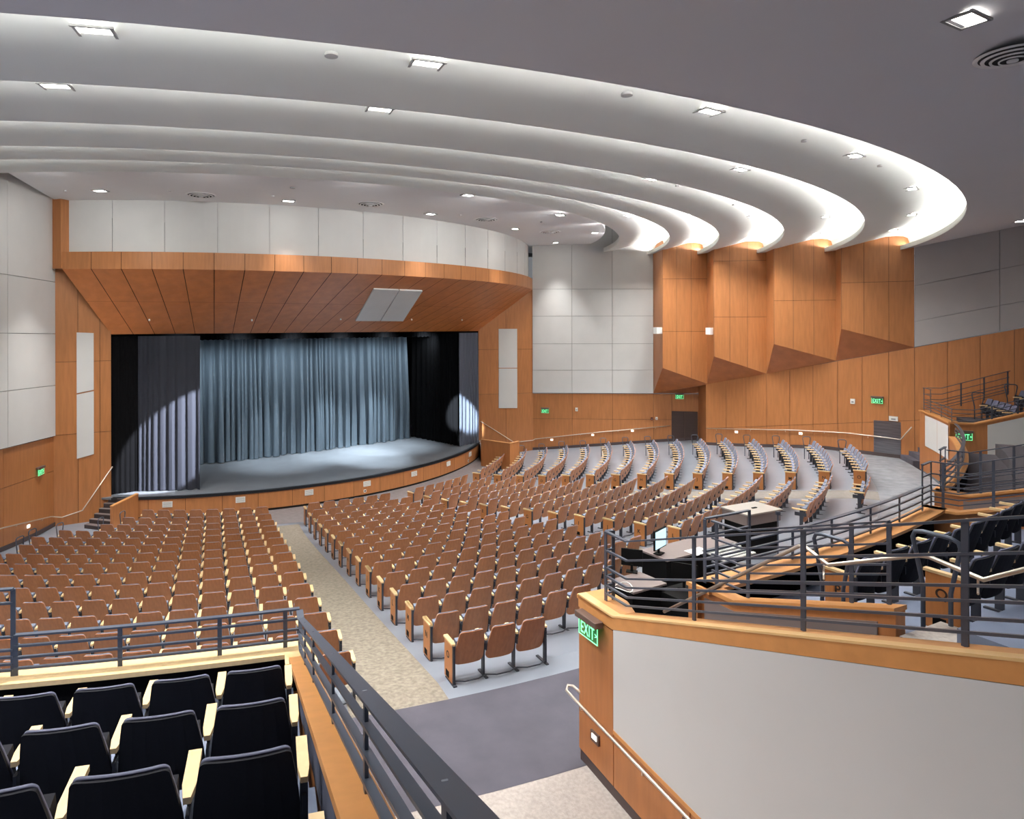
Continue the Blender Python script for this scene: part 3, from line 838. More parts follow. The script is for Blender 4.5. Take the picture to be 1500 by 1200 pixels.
seats = []      # (dist, block, row, index, R, t, z)
TLW = [-5.3, -4.8, -6.9, -7.9, -8.0, -7.8, -7.4, -7.0, -6.6, -6.2, -5.8, -5.4, -5.0, -4.6, -4.2]
T4 = [82.5, 85.2, 85.2, 85.1, 84.7, 84.2, 83.5, 82.5, 81.4, 80.1, 78.5, 76.8, 74.9, 72.8, 70.5]
ends = []
for k in range(15):
    R = R0+DR*k; dt = math.degrees(PITCH/R); z = ZK[k]
    n1 = 8 if k == 0 else int((tr1(R)-TLW[k])/dt+.3)
    for i in range(n1): seats.append((0, k, i, R, tr1(R)-dt*(i+.5), z))
    tR2 = 34.9 if k == 0 else 36.9
    n2 = int(round((tR2-TL[0])/dt))
    if k == 12: n2 = 10
    if k == 13: n2 = 6
    if k == 14: n2 = 3
    for i in range(n2): seats.append((1, k, i, R, TL[0]+dt*(i+.5), z))
    n3 = 6 if k == 0 else int(round((57.1-TL[1])/dt))
    skip = {12: 4, 13: 6, 14: n3-3}.get(k, 0)
    for i in range(skip, n3): seats.append((2, k, i, R, TL[1]+dt*(i+.5), z))
    n4 = 8 if k == 0 else int(round((T4[k]-TL[2])/dt-.4))
    for i in range(n4): seats.append((3, k, i, R, TL[2]+dt*(i+.5), z))
    ends.append((n1, n2, n3, skip, n4))
bname = ['left block', 'block right of the near aisle', 'block beyond the centre aisle', 'far right block by the wall']
vis = []
for s in seats:
    p = pol(s[3]+.25, s[4], s[5]+.8); u, v = proj(p)
    if u < -40 or u > 1400: continue
    if u > 850 and v > 880: continue
    if v > 1010: continue
    vis.append((p.length, s))
vis.sort(key=lambda q: q[0])
NEAR = 300
forced = [q for q in vis[250:] if q[1][1] > -1 and q[1][0] in (1, 2, 3) and q[1][2] == 0]
fs_ = set(id(q) for q in forced); others = [q for q in vis if id(q) not in fs_]
solo = others[:NEAR-len(forced)]+forced; far = others[NEAR-len(forced):]
WOODS = {}
for d, (b, k, i, R, t, z) in solo:
    lab = 'brown wood-backed auditorium seat, row %s, %s from aisle, %s' % (LET[k], word(i), ['left block', 'second block', 'third block', 'far right block'][b])
    WOODS[(b, k, i)] = place('wood', R, t, z, lab, 'wood-backed auditorium seats')
rest = MB()
for d, (b, k, i, R, t, z) in far:
    M_ = Matrix.Rotation(rad(t)+PI, 3, 'Z'); c = pol(R, t, z)
    for nm, mb, m, sm in seat_parts('wood', 1):
        rest.use(m); rest.add([M_ @ Vector(v)+c for v in mb.v], mb.f)
o = rest.build('theatre_seat_rows'); tag(o, 'far rows of wood-backed auditorium seats curving to the right wall', 'seats', kind='stuff')

def standard_end(R, t, z, side, kind='wood'):
    pass
# row end panels with letters; grab rails at the wall ends
def end_panel(seat, letter, dx):
    """row end board on an aisle seat; dx puts it on the seat's +X or -X side. Everything moves with the seat."""
    mb = MB(); mb.box((0, 0, 0), (.04, .34, .61)); e = mb.build('end_board', PANELW, seat, bevel=.006); e.location = (dx, -.03, .315)
    mb = MB(); mb.prism([(-.033, -.18), (.033, -.18), (.033, .18), (-.033, .18)], .305, .333); mb.build('arm_cap', MAPLE, e)
    mb = MB(); mb.box((0, .19, -.005), (.035, .045, .62)); mb.box((0, .08, -.303), (.06, .36, .02)); mb.build('post', METALS, e)
    if letter:
        lo = text_mesh('row_letter', letter, .15, LETTER, e, offset=.003)
        lo.matrix_local = Matrix(((0, 0, 1, .0215), (1, 0, 0, -.01), (0, 1, 0, .09), (0, 0, 0, 1)))
        mb = MB(); mb.box((.022, -.03, -.22), (.006, .13, .10)); mb.build('aisle_light', EQUIP, e)
    return e
def end_frame(seat, dx):
    mb = MB(); mb.box((dx, .10, .31), (.04, .06, .62)); mb.box((dx, 0, .5), (.02, .30, .1)); mb.box((dx, .02, .012), (.05, .34, .02)); e = mb.build('end_frame', METALS, seat)
    mb = MB(); mb.prism([(dx-.03, -.20), (dx+.03, -.20), (dx+.03, .06), (dx+.018, .15), (dx-.018, .15), (dx-.03, .06)], .615, .645); mb.build('arm_cap', MAPLE, e)
a_ = PITCH/2
for (b, k, i), st_ in WOODS.items():
    if b in (1, 2, 3) and i == 0: end_panel(st_, '' if (b == 1 and k == 0) else LET[k], a_+.01)
    if b == 0 and i == 0: end_frame(st_, -a_)
    if b == 1 and k == 14 and i == 2: end_frame(st_, -a_)

def grab(R, t, z, label, h=.98, out=.0, w=.30, side=1, r=.017):
    """inverted U handle on the aisle side of a row"""
    e = empty('grab_rail', pol(R, t, z), rad(t)+PI); tag(e, label, 'grab rail', 'tubular grab rails at row ends')
    pts = [(out, -.10, 0), (out, -.10, .6)]
    hw = w/2
    pts = [(out, -.02-hw*.55, 0), (out, -.02-hw*.55, .5), (out, -.02-hw, h-.08), (out, -.02-hw*.9, h-.02), (out, -.02-hw*.55, h), (out, -.02+hw*.6, h), (out, -.02+hw*.92, h-.03), (out, -.02+hw, h-.09), (out, -.02+hw*.6, .5), (out, -.02+hw*.6, 0)]
    mb = MB(); mb.tube(pts, r, 8); mb.build('tube_loop', METAL, e, smooth=True)
for k in range(1, 15):
    R = R0+DR*k; n4 = ends[k][4]
    grab(R, TL[2]+math.degrees(PITCH/R)*n4+.25, ZK[k], 'dark tubular grab rail at the wall end of row %s' % LET[k])
for k in range(1, 6):
    R = R0+DR*k; n1 = ends[k][0]
    grab(R, tr1(R)-math.degrees(PITCH/R)*n1-.3, ZK[k], 'dark tubular grab rail at the left wall end of row %s' % LET[k])

# ------------------------------------------------------------------ upper tiers
TZ = [(30.15, 31.1, 3.35), (31.1, 32.24, 3.69), (32.24, 33.38, 4.04), (33.38, 34.52, 4.42), (34.52, 35.66, 4.80), (35.66, 36.8, 5.18), (36.8, 38.6, 5.56)]
def tier(a, b, label, nmax=8, m=None):
    e = MB(); e.use(m or TIER)
    for R1, R2, z in TZ[:nmax]:
        revolve(e, [(R1, z), (R2, z), (R2, z-.5), (R1, z-.5)], a, b, max(4, int((b-a)/1.5)), close=True)
    struct(e.build('seating_tier'), label)
S1a, S1b = -25, 15.35
tier(S1a, S1b, 'stepped blue grey tiers under the near left seats')
tier(26.0, 39.3, 'stepped tiers under the rear centre seats', 7)
tier(42.6, 59, 'stepped tiers under the rear right-centre seats', 5, mat('dark tier carpet', (66, 62, 68), .95, noise=.08, scale=8))
mb = MB(); mb.use(BLACK); revolve(mb, [(30.18, 3.2), (30.18, 3.74)], 42.5, 59.3, 16); struct(mb.build('parapet_lining'), 'black inner face of the rear right-centre parapet')
e = MB(); e.use(MATS['dark tier carpet'])
for R1, R2, z in ((30.78, 31.6, 3.4), (31.6, 32.7, 3.72), (32.7, 33.8, 4.07), (33.8, 35, 4.42)): revolve(e, [(R1, z), (R2, z), (R2, z-.5), (R1, z-.5)], 64.3, 70.9, 5, close=True)
struct(e.build('seating_tier'), 'stepped tiers under the far rear seats')
def capz(R, z0=3.83, Rs=30.9, sl=.34): return z0+max(0, R-Rs)*sl

def wall_radial(name, t, Ra, Rb, zb, label, face=1, z0=3.83, Rs=30.9, sl=.34, th=.15, capw=.26, panel=None, seg=8, mface=None, border=.0, capoff=0.0):
    """radial parapet at angle t; face=+1: shown face towards lower angle. cap maple."""
    mb = MB()
    tt = rad(t); rd = Vector((math.sin(tt), -math.cos(tt), 0)); tn = Vector((math.cos(tt), math.sin(tt), 0))
    tn = tn*face            # direction away from the shown face
    def P(R, o, z): 
        p = Vector((CX, CY, 0))+rd*R+tn*o; p.z = z; return p
    Rl = sorted(set([Ra, Rs, Rb])); Rl = [r for r in Rl if Ra <= r <= Rb]
    for i in range(len(Rl)-1):
        r0, r1 = Rl[i], Rl[i+1]
        mb.use(WOOD)
        z00, z01 = capz(r0, z0, Rs, sl)-.05, capz(r1, z0, Rs, sl)-.05
        mb.prism([P(r0, 0, 0), P(r1, 0, 0), P(r1, th, 0), P(r0, th, 0)], zb if not callable(zb) else [zb(r0), zb(r1), zb(r1), zb(r0)], [z00, z01, z01, z00])
    o = struct(mb.build(name), label)
    mb = MB(); mb.use(MAPLEC)
    for i in range(len(Rl)-1):
        r0, r1 = Rl[i], Rl[i+1]
        z00, z01 = capz(r0, z0, Rs, sl), capz(r1, z0, Rs, sl)
        a, b = -.03+capoff, -.03+capw+capoff
        mb.prism([P(r0, a, 0), P(r1, a, 0), P(r1, b, 0), P(r0, b, 0)], [z00-.05, z01-.05, z01-.05, z00-.05], [z00, z01, z01, z00])
    mb.build('cap_rail', None, o)
    return o, P

# -- near vomitory, right hand wall (the big grey wall)
TW = 22.43
floorv = lambda R: ZX-.07*max(0, R-29.9)
wr, PW_ = wall_radial('parapet_wall', TW, 30.0, 37.0, lambda R: ZX-.8, 'maple and grey parapet wall of the near vomitory', capw=.34, Rs=30.72)
# front strip on the cap, coloured paler where light catches it
mb = MB(); mb.use(mat('pale maple strip', (228, 190, 134), .4, noise=.05, scale=3))
for ra, rb in ((30.0, 30.72), (30.72, 37.0)):
    mb.prism([PW_(ra, -.035, 0), PW_(rb, -.035, 0), PW_(rb, .085, 0), PW_(ra, .085, 0)], [capz(ra, 3.83, 30.72)-.002, capz(rb, 3.83, 30.72)-.002]*1+[capz(rb, 3.83, 30.72)-.002, capz(ra, 3.83, 30.72)-.002], [capz(ra, 3.83, 30.72)+.02, capz(rb, 3.83, 30.72)+.02, capz(rb, 3.83, 30.72)+.02, capz(ra, 3.83, 30.72)+.02])
mb.build('cap_strip', None, wr)
# painted plaster field
mb = MB(); mb.use(PLAST)
r0, r1 = 30.74, 37.0
gz = lambda R: 2.48-.06*(R-30.7)
mb.slab([PW_(r0, -.001, gz(r0)), PW_(r1, -.001, gz(r1)), PW_(r1, -.001, capz(r1, 3.83, 30.72)-.155), PW_(r0, -.001, capz(r0, 3.83, 30.72)-.155)], PW_(0, -.03, 0)-PW_(0, 0, 0))
mb.build('plaster_field', None, wr)
mb = MB(); mb.use(MAPLEC)
for ra, rb in ((30.0, 30.72), (30.72, 37.0)):
    za, zc = capz(ra, 3.83, 30.72), capz(rb, 3.83, 30.72)
    mb.slab([PW_(ra, -.002, za-.15), PW_(rb, -.002, zc-.15), PW_(rb, -.002, zc-.05), PW_(ra, -.002, za-.05)], PW_(0, -.028, 0)-PW_(0, 0, 0))
mb.slab([PW_(30.74, -.002, gz(30.74)-.05), PW_(37, -.002, gz(37)-.05), PW_(37, -.002, gz(37)), PW_(30.74, -.002, gz(30.74))], PW_(0, -.035, 0)-PW_(0, 0, 0))
mb.build('edge_trim', None, wr)
mb = MB(); mb.use(WOOD)
for ra, rb in ((30.0, 30.72), (30.735, 32.0), (32.015, 33.3), (33.315, 35)):
    zb_, zt_ = (lambda R: floorv(R)+.16), (lambda R: capz(R, 3.83, 30.72)-.17 if rb < 30.73 else gz(R)-.05)
    mb.slab([PW_(ra, 0, zb_(ra)), PW_(rb, 0, zb_(rb)), PW_(rb, 0, zt_(rb)), PW_(ra, 0, zt_(ra))], PW_(0, -.02, 0)-PW_(0, 0, 0), rnd(.03))
mb.build('veneer_panel', None, wr)
mb = MB(); mb.use(BASE); mb.slab([PW_(30.02, -.0, floorv(30)-.02), PW_(37, -.0, floorv(37)-.02), PW_(37, -.0, floorv(37)+.15), PW_(30.02, -.0, floorv(30)+.15)], PW_(0, -.012, 0)-PW_(0, 0, 0)); mb.build('base_strip', None, wr)
# short front leg of that wall, across the end
mb = MB(); mb.use(WOOD)
revolve(mb, [(30.0, ZX-.1), (30.0, 3.78), (30.16, 3.78), (30.16, ZX-.1)], TW, 23.2, 3, close=True)
fw = struct(mb.build('parapet_front'), 'short maple front of the parapet at the cross aisle')
mb = MB(); mb.use(MAPLEC); revolve(mb, [(29.96, 3.78), (29.96, 3.83), (30.42, 3.83), (30.42, 3.78)], TW-.05, 23.25, 3, close=True); mb.build('cap_rail', None, fw)
mb = MB(); mb.use(MAPLEC); mb.prism([PW_(30.0, -.03, 0), PW_(30.72, -.03, 0), PW_(30.72, .31, 0), PW_(30.45, .42, 0), PW_(30.0, .42, 0)], 3.785, 3.834); mb.build('cap_corner', None, fw)

# -- left parterre: side wall and front wall
ws, PS = wall_radial('parapet_wall', 15.5, 30.0, 37.1, ZX-.8, 'maple capped parapet between near left seats and vomitory', z0=3.75, Rs=30.27, sl=.361, capw=.19, capoff=-.10, th=.06)
mb = MB(); mb.use(mat('navy carpet wall', (70, 74, 92), .9, noise=.05, scale=30)); 
for ra, rb in ((30.27, 37.0),):
    mb.slab([PS(ra, -.005, 3.2), PS(rb, -.005, 3.2+.34*max(0, rb-31)), PS(rb, -.005, capz(rb, 3.75, 30.27, .361)-.05), PS(ra, -.005, 3.70)], PS(0, -.02, 0)-PS(0, 0, 0))
mb.build('inner_lining', None, ws)
mb = MB(); mb.use(WOOD); revolve(mb, [(29.95, ZX-.1), (29.95, 3.70), (30.12, 3.70), (30.12, ZX-.1)], S1a, 15.6, 30, close=True)
fw = struct(mb.build('parapet_front'), 'curved maple front parapet before the near left seats')
mb = MB(); mb.use(MAPLE); revolve(mb, [(29.9, 3.70), (29.9, 3.75), (30.2, 3.75), (30.2, 3.70)], S1a, 15.72, 30, close=True); mb.build('cap_rail', None, fw)
mb = MB(); mb.use(MAPLE); revolve(mb, [(30.0, 3.705), (30.0, 3.752), (30.42, 3.752), (30.42, 3.705)], 15.18, 15.6, 2, close=True); mb.build('cap_corner', None, fw)
mb = MB(); mb.use(BLACK); revolve(mb, [(30.13, 3.3), (30.13, 3.70)], S1a, 15.6, 30); mb.build('inner_lining', None, fw)

# -- rear centre section
mb = MB(); mb.use(WOOD); revolve(mb, [(30.2, ZX-.1), (30.2, 3.75), (30.36, 3.75), (30.36, ZX-.1)], 25.6, 39.5, 14, close=True)
fw = struct(mb.build('parapet_front'), 'curved maple front parapet of the rear centre seats')
mb = MB(); mb.use(MAPLEC); revolve(mb, [(30.16, 3.75), (30.16, 3.80), (30.56, 3.80), (30.56, 3.75)], 25.6, 39.5, 14, close=True); mb.build('cap_rail', None, fw)
mb = MB(); mb.use(BLACK); revolve(mb, [(30.37, 3.3), (30.37, 3.74)], 26, 39.4, 14); mb.build('inner_lining', None, fw)
wi, PI_ = wall_radial('parapet_wall', 25.75, 30.2, 32.9, 1.7, 'maple framed guard wall beside the near stair', z0=3.80, Rs=30.9, sl=.33, capw=.22, th=.16)
mb = MB(); mb.use(PLASTB); mb.slab([PI_(30.42, -.001, 2.2), PI_(32.72, -.001, 2.2), PI_(32.72, -.001, capz(32.72, 3.8, 30.9, .33)-.15), PI_(30.9, -.001, 3.65), PI_(30.42, -.001, 3.65)], PI_(0, -.014, 0)-PI_(0, 0, 0)); mb.build('infill_panel', None, wi)
w2, P2_ = wall_radial('parapet_wall', 39.5, 30.2, 36.5, 1.7, 'maple capped guard wall left of the centre stair', face=-1, z0=3.80, Rs=30.75, sl=.33)
w3, P3_ = wall_radial('parapet_wall', 42.4, 30.0, 36.5, 1.7, 'maple capped guard wall right of the centre stair', z0=3.80, Rs=30.6, sl=.33)
for (w_, P_, za) in ((w3, P3_, 3.8),):
    mb = MB(); mb.use(PLASTB); mb.slab([P_(30.5, -.001, 2.2), P_(36.3, -.001, 2.2), P_(36.3, -.001, capz(36.3, 3.8, 30.6, .33)-.14), P_(30.6, -.001, 3.66), P_(30.5, -.001, 3.66)], P_(0, -.014, 0)-P_(0, 0, 0)); mb.build('infill_panel', None, w_)
mb = MB(); mb.use(WOOD); revolve(mb, [(30.0, ZX-.1), (30.0, 3.75), (30.16, 3.75), (30.16, ZX-.1)], 42.4, 59.4, 16, close=True)
fw = struct(mb.build('parapet_front'), 'curved maple front parapet of the rear right-centre seats')
mb = MB(); mb.use(MAPLEC); revolve(mb, [(29.96, 3.75), (29.96, 3.80), (30.2, 3.80), (30.2, 3.75)], 42.4, 59.4, 16, close=True); mb.build('cap_rail', None, fw)
# stairs in the radial stair aisles
def radial_stair(a, b, Ra, Rb, z0, z1, n, label, m=CARPX):
    e = empty('stair'); struct(e, label)
    for i in range(n):
        r = Ra+(Rb-Ra)*i/n; z = z0+(z1-z0)*(i+1)/n
        mb = MB(); revolve(mb, [(r, z-.4), (r, z), (r+(Rb-Ra)/n, z), (r+(Rb-Ra)/n, z-.4)], a, b, 2, close=True); mb.build('step', m, e)
radial_stair(22.75, 25.7, 30.4, 33.3, ZX, 4.07, 13, 'carpeted stair between the near grey wall and guard wall')
radial_stair(22.75, 25.7, 33.3, 37.4, 4.07, 5.45, 8, 'upper carpeted stair above the near grey wall', CARPS)
radial_stair(25.7, 27.0, 32.95, 34.0, 4.07, 4.2, 1, 'landing before the rear centre seats', CARPS)
radial_stair(39.55, 42.35, 30.6, 36.0, ZX, 4.9, 20, 'carpeted centre stair between the guard walls')
# -- far section by the wall
wf, PF = wall_radial('parapet_wall', 64.1, 30.4, 35.5, ZX-.3, 'maple and grey parapet wall of the far vomitory', z0=3.95, Rs=31.1, sl=.33)
mb = MB(); mb.use(GREY); mb.slab([PF(31.45, -.001, 2.7), PF(35.4, -.001, 2.6), PF(35.4, -.001, capz(35.4, 3.95, 31.1, .33)-.12), PF(31.45, -.001, 3.92)], PF(0, -.02, 0)-PF(0, 0, 0)); mb.build('plaster_field', None, wf)
mb = MB(); mb.use(WOOD); revolve(mb, [(30.4, ZX-.1), (30.4, 3.90), (30.56, 3.90), (30.56, ZX-.1)], 64.1, 71.1, 8, close=True)
fw = struct(mb.build('parapet_front'), 'maple front parapet of the far rear seats')
mb = MB(); mb.use(MAPLEC); revolve(mb, [(30.36, 3.90), (30.36, 3.95), (30.7, 3.95), (30.7, 3.90)], 64.1, 71.1, 8, close=True); mb.build('cap_rail', None, fw)
mb = MB(); mb.use(GREY)
def fpan(a, b, zb0, zb1):
    n = 5; vs = []; fs = []
    for i in range(n+1):
        t = a+(b-a)*i/n; zb_ = zb0+(zb1-zb0)*i/n
        vs += [pol(30.375, t, zb_), pol(30.375, t, 3.82)]
    for i in range(n): fs.append((i*2, i*2+2, i*2+3, i*2+1))
    mb.add(vs, fs)
fpan(64.3, 67.0, 2.62, 2.62); fpan(67.05, 69.8, 2.62, 2.62); mb.build('fabric_panel', None, fw)
radial_stair(71.3, 76.0, 30.2, 34.0, ZX, 4.3, 14, 'steps rising beside the rear right wall')
for t_, ra, rb in ((22.75, 30.4, 37), ):
    pass

# ------------------------------------------------------------------ railings
BARS = (.265, .515, .635, .77, .885)
def railing(label, base, h, offs, posts, topw=.05, barw=.03, group=None, barh=.022, toph=.02):
    """base: polyline of 3D base points; posts: list of 3D base points"""
    e = empty('guard_railing', base[0]); tag(e, label, 'railing', group)
    o = Vector(base[0]); base = [Vector(b)-o for b in base]
    up = Vector((0, 0, 1))
    mb = MB(); mb.bar([b+up*h for b in base], topw, toph); mb.build('top_rail', METAL, e)
    for f in offs:
        mb = MB(); mb.bar([b+up*h*(1-f) for b in base], barw, barh); mb.build('rail_bar', METAL, e)
    for p, ang in posts:
        q = Vector(p)-o; mb = MB(); M_ = Matrix.Rotation(ang, 3, 'Z')
        mb.box(q+up*(h/2), (.016, .046, h), M_); mb.build('post', METAL, e)
    return e
def rp(t, R, z): return (pol(R, t, z), rad(t))
# near grey wall railing
tR = 22.78
cz = lambda R: capz(R, 3.83, 30.72)
Rs_ = [30.15, 30.72, 37]
def Rfor(u, t):
    a = (u-U0)/F; return (a*CY-CX)/(math.sin(rad(t))+a*math.cos(rad(t)))
railing('dark steel multi-bar railing on top of the near grey wall', [pol(R, tR, cz(R)) for R in (30.3, 30.72, 37)], .89, BARS,
        [rp(tR, R, cz(R)) for R in (30.3, Rfor(1016, tR), Rfor(1176, tR), Rfor(1413, tR), Rfor(1413, tR)+1.1)])
railing('short return of dark railing facing the cross aisle', [pol(30.3, t, 3.83) for t in (22.78, 22.9, 23.0)]+[pol(30.1, 22.4, 3.83)][:0], .89, BARS, [(pol(30.3, 23.0, 3.83), rad(113))])
# left parterre rails
railing('wide-topped dark railing along the near left vomitory edge', [pol(R, 15.5, capz(R, 3.75, 30.27, .361)) for R in (30.05, 30.27, 36.9)], .41, (.30, .58, .86),
        [rp(15.5, R, capz(R, 3.75, 30.27, .361)) for R in (30.08, 31.0, 32.1, 33.66, 34.96, 36.2)], topw=.075, barw=.04, barh=.014, toph=.012)
railing('low dark railing on the curved parapet before near left seats', arc(30.03, 10.0, 15.5, 10, 3.75), .42, (.27, .55, .82),
        [(pol(30.03, t, 3.75), rad(t+90)) for t in (topol(at_R(x, 960, 30.03))[1] for x in (22, 175, 321, 417))], topw=.06, barw=.035)
railing('taller dark railing at the left edge of the curved parapet', arc(30.03, -10, 9.98, 16, 3.75), .90, (.16, .55, .70, .78, .86, .93), [(pol(30.03, t, 3.75), rad(t+90)) for t in (9.98, 5, 0)], topw=.06, barw=.035)
# rear centre section
railing('tall dark railing at the left corner of the rear centre parapet', arc(30.3, 26.0, 27.7, 3, 3.8), .88, BARS, [rp(25.95, 30.32, 3.8), (pol(30.3, 27.7, 3.8), rad(117))])
railing('long low dark railing along the curved rear centre parapet', arc(30.3, 27.7, 38.4, 12, 3.8), .46, (.3, .58, .86), [(pol(30.3, t, 3.8), rad(t+90)) for t in (29.6, 31.6, 34, 36.2)], topw=.07, barw=.035)
railing('tall dark railing at the right corner of the rear centre parapet', arc(30.3, 38.4, 39.4, 2, 3.8), .88, BARS, [(pol(30.3, 38.4, 3.8), rad(128)), (pol(30.3, 39.4, 3.8), rad(129))])
railing('dark railing on the guard wall beside the near stair', [pol(R, 26.0, capz(R, 3.8, 30.9, .33)) for R in (30.42, 30.9, 32.75)], .88, BARS, [rp(26.0, R, capz(R, 3.8, 30.9, .33)) for R in (30.5, 31.0, 32.35, 32.75)])
railing('dark railing on the guard wall left of the centre stair', [pol(R, 39.35, capz(R, 3.8, 30.75, .33)) for R in (30.3, 30.75, 35)], .88, BARS, [rp(39.35, R, capz(R, 3.8, 30.75, .33)) for R in (30.5, Rfor(1455, 39.35), 33)])
railing('tall dark railing at the left corner of the far-centre parapet', arc(30.1, 42.4, 43.4, 2, 3.8), .88, BARS, [(pol(30.1, 42.5, 3.8), rad(132)), (pol(30.1, 43.4, 3.8), rad(133))])
railing('low dark railing on the curved far-centre parapet', arc(30.1, 43.4, 58.6, 16, 3.8), .46, (.3, .58, .86), [(pol(30.1, t, 3.8), rad(t+90)) for t in (46, 49, 52, 55)], topw=.07, barw=.035)
railing('dark railing on the guard wall right of the centre stair', [pol(R, 42.55, capz(R, 3.8, 30.6, .33)) for R in (30.2, 30.6, 36)], .88, BARS, [rp(42.55, R, capz(R, 3.8, 30.6, .33)) for R in (30.4, Rfor(1436, 42.55), Rfor(1485, 42.55))])
# far section
railing('tall dark railing at the far corner of the parapet by the wall', arc(30.5, 69.2, 70.9, 2, 3.95), .9, BARS, [(pol(30.5, 69.4, 3.95), rad(159)), (pol(30.5, 70.8, 3.95), rad(161))])
c4 = lambda R: capz(R, 3.95, 31.1, .33)
railing('low dark railing on the parapet of the far rear seats', [pol(30.5, t, 3.95) for t in (69.2, 67, 65, 64.3)]+[pol(R, 64.3, c4(R)) for R in (31.1, 35)], .45, (.3, .58, .86), [(pol(30.5, t, 3.95), rad(t+90)) for t in (67, 64.5)]+[rp(64.3, 31.6, c4(31.6)), rp(64.3, 32.3, c4(32.3))], barw=.025)
railing('dark railing beside the steps along the rear right wall', [pol(R, 70.9, c4(R)) for R in (30.6, 31.1, 34.5)], .9, BARS, [rp(70.9, R, c4(R)) for R in (31.75, 32.5, 33.25, 33.5)], barw=.02)

# ------------------------------------------------------------------ upholstered rear seats
def zt(R):
    for a, b, z in TZ:
        if a <= R < b: return z
    return TZ[-1][2]
URR = [31.8, 32.94, 34.08, 35.22]
side = [14.98+math.degrees(.0/r) for r in URR]
for r, R in enumerate(URR):
    dt = math.degrees(PITCH/R); n = [9, 8, 7, 5][r]
    for i in range(n):
        t = 15.16-dt*(i+.5)
        s = place('navy', R, t, zt(R), 'navy upholstered seat, %s from the side parapet, %s row of near left section' % (word(i), ['front', 'second', 'third', 'fourth'][r]), 'navy seats of the near left section')
        if i == 0: end_frame(s, -a_)
    # closing arm at the parapet end is the +X armrest of a neighbour: add one at the left end as well
for r, (R, n) in enumerate(((31.8, 20), (32.94, 9), (34.08, 4))):
    dt = math.degrees(PITCH/R)
    for i in range(n):
        t = 27.25+dt*(i+.5)
        if t > 38.3: break
        u, v = proj(pol(R+.2, t, zt(R)+.7))
        if u > 1540: continue
        sn = place('navy', R, t, zt(R), 'navy upholstered seat, %s from the near stair, %s row of rear centre section' % (word(i), ['front', 'second', 'third'][r]), 'navy seats of the rear centre section')
        if i == 0: end_panel(sn, 'PQR'[r], a_+.01)
    grab(R, 26.95, zt(R), 'large dark grab rail beside row %s at the near stair' % 'PQR'[r], h=1.08, w=.46, r=.024)
for r, R in enumerate((32.2, 33.2)):
    dt = math.degrees(PITCH/R)
    for i in range(5):
        t = 65.0+dt*(i+.5)
        place('navy', R, t, zt(R), 'navy upholstered seat, %s from the far vomitory, %s row of far section' % (word(i), ['front', 'second'][r]), 'navy seats of the far section')
    grab(R, 65.0+dt*5+.3, zt(R), 'dark grab rail at the %s row of the far section' % ['front', 'second'][r], h=1.05, w=.4, r=.02)

# ------------------------------------------------------------------ handrails and wall fittings
def handrail(pts, label, r=.022, brackets=(), nrm=(0, 0, 0), m=CHROME):
    e = empty('handrail', pts[0]); tag(e, label, 'handrail'); o = Vector(pts[0]); pts = [Vector(p)-o for p in pts]
    mb = MB(); mb.tube(pts, r, 10); mb.build('tube', m, e, smooth=True)
    for p, q in brackets:
        mb = MB(); mb.tube([Vector(p)-o, Vector(p)-o+Vector((0, 0, -.06)), Vector(q)-o], .008, 6); mb.build('bracket', m, e)
def offl(P, Q, side, d):
    t = Vector((Q[0]-P[0], Q[1]-P[1], 0)).normalized(); return Vector((-t.y, t.x, 0))*side*d
n1, n2, nl = offl(W1P, W1Q, -1, .10), offl(W2P, W2Q, -1, .10), offl(LP, LQ, 1, .10)
nwr, nwl = offl(PJR, W1P, -1, .10), offl(LP, PJL, -1, .10)
def brs(P, Q, uv, n): return [(at_line(u, v, P, Q)+n*.9, at_line(u, v, P, Q)+n*.25+Vector((0, 0, -.08))) for u, v in uv]
handrail([at_line(u, v, PJR, W1P)+nwr for u, v in ((703, 617), (752, 648), (779, 645))]+[at_line(u, v, W1P, W1Q)+n1 for u, v in ((784, 643), (880, 633), (981, 624))],
         'pale handrail descending from the stage along the right wall', brackets=brs(W1P, W1Q, ((800, 641), (850, 636), (905, 631), (960, 626)), n1))
handrail([at_line(u, v, W2P, W2Q)+n2 for u, v in ((1036, 628), (1100, 629.5), (1170, 631), (1240, 635), (1290, 641), (1320, 645))]+[Vector((19.6, 27.6, 0))+Vector((-.1, 0, EYE-(627-V0)/F*27.6))],
         'pale handrail along the rear right wall', brackets=brs(W2P, W2Q, ((1050, 629), (1100, 630), (1151, 631), (1208, 633), (1272, 640)), n2))
handrail([at_line(u, v, LP, LQ)+nl for u, v in ((-60, 790), (0, 772), (70, 756))]+[at_line(u, v, LP, PJL)+nwl for u, v in ((90, 756), (120, 746), (164, 682))],
         'pale handrail rising to the stage along the left wall', brackets=brs(LP, LQ, ((20, 767), (58, 759)), nl))
# step lights
for j, (P, Q, n, u, v) in enumerate([(W1P, W1Q, n1, 787, 658), (W1P, W1Q, n1, 808, 644.5), (W1P, W1Q, n1, 868, 637.5), (W1P, W1Q, n1, 926, 631.5), (W2P, W2Q, n2, 1079, 633.5), (W2P, W2Q, n2, 1173, 636), (LP, LQ, nl, 39, 770)]):
    p = at_line(u, v, P, Q)+n*.45; a = math.atan2(Q[1]-P[1], Q[0]-P[0])
    mb = MB(); mb.box((0, 0, 0), (.14, .05, .10)); o = mb.build('step_light', STEP, loc=p, rz=a)
    tag(o, ['lit step light low by the right stage steps', 'lit step light on the right wall nearest the stage', 'lit step light in the middle of the right wall', 'lit step light on the right wall before the dark door', 'lit step light on the rear right wall near the door', 'lit step light on the rear right wall near the steel panel', 'lit step light on the left wall'][j], 'step light', 'step lights along the walls')
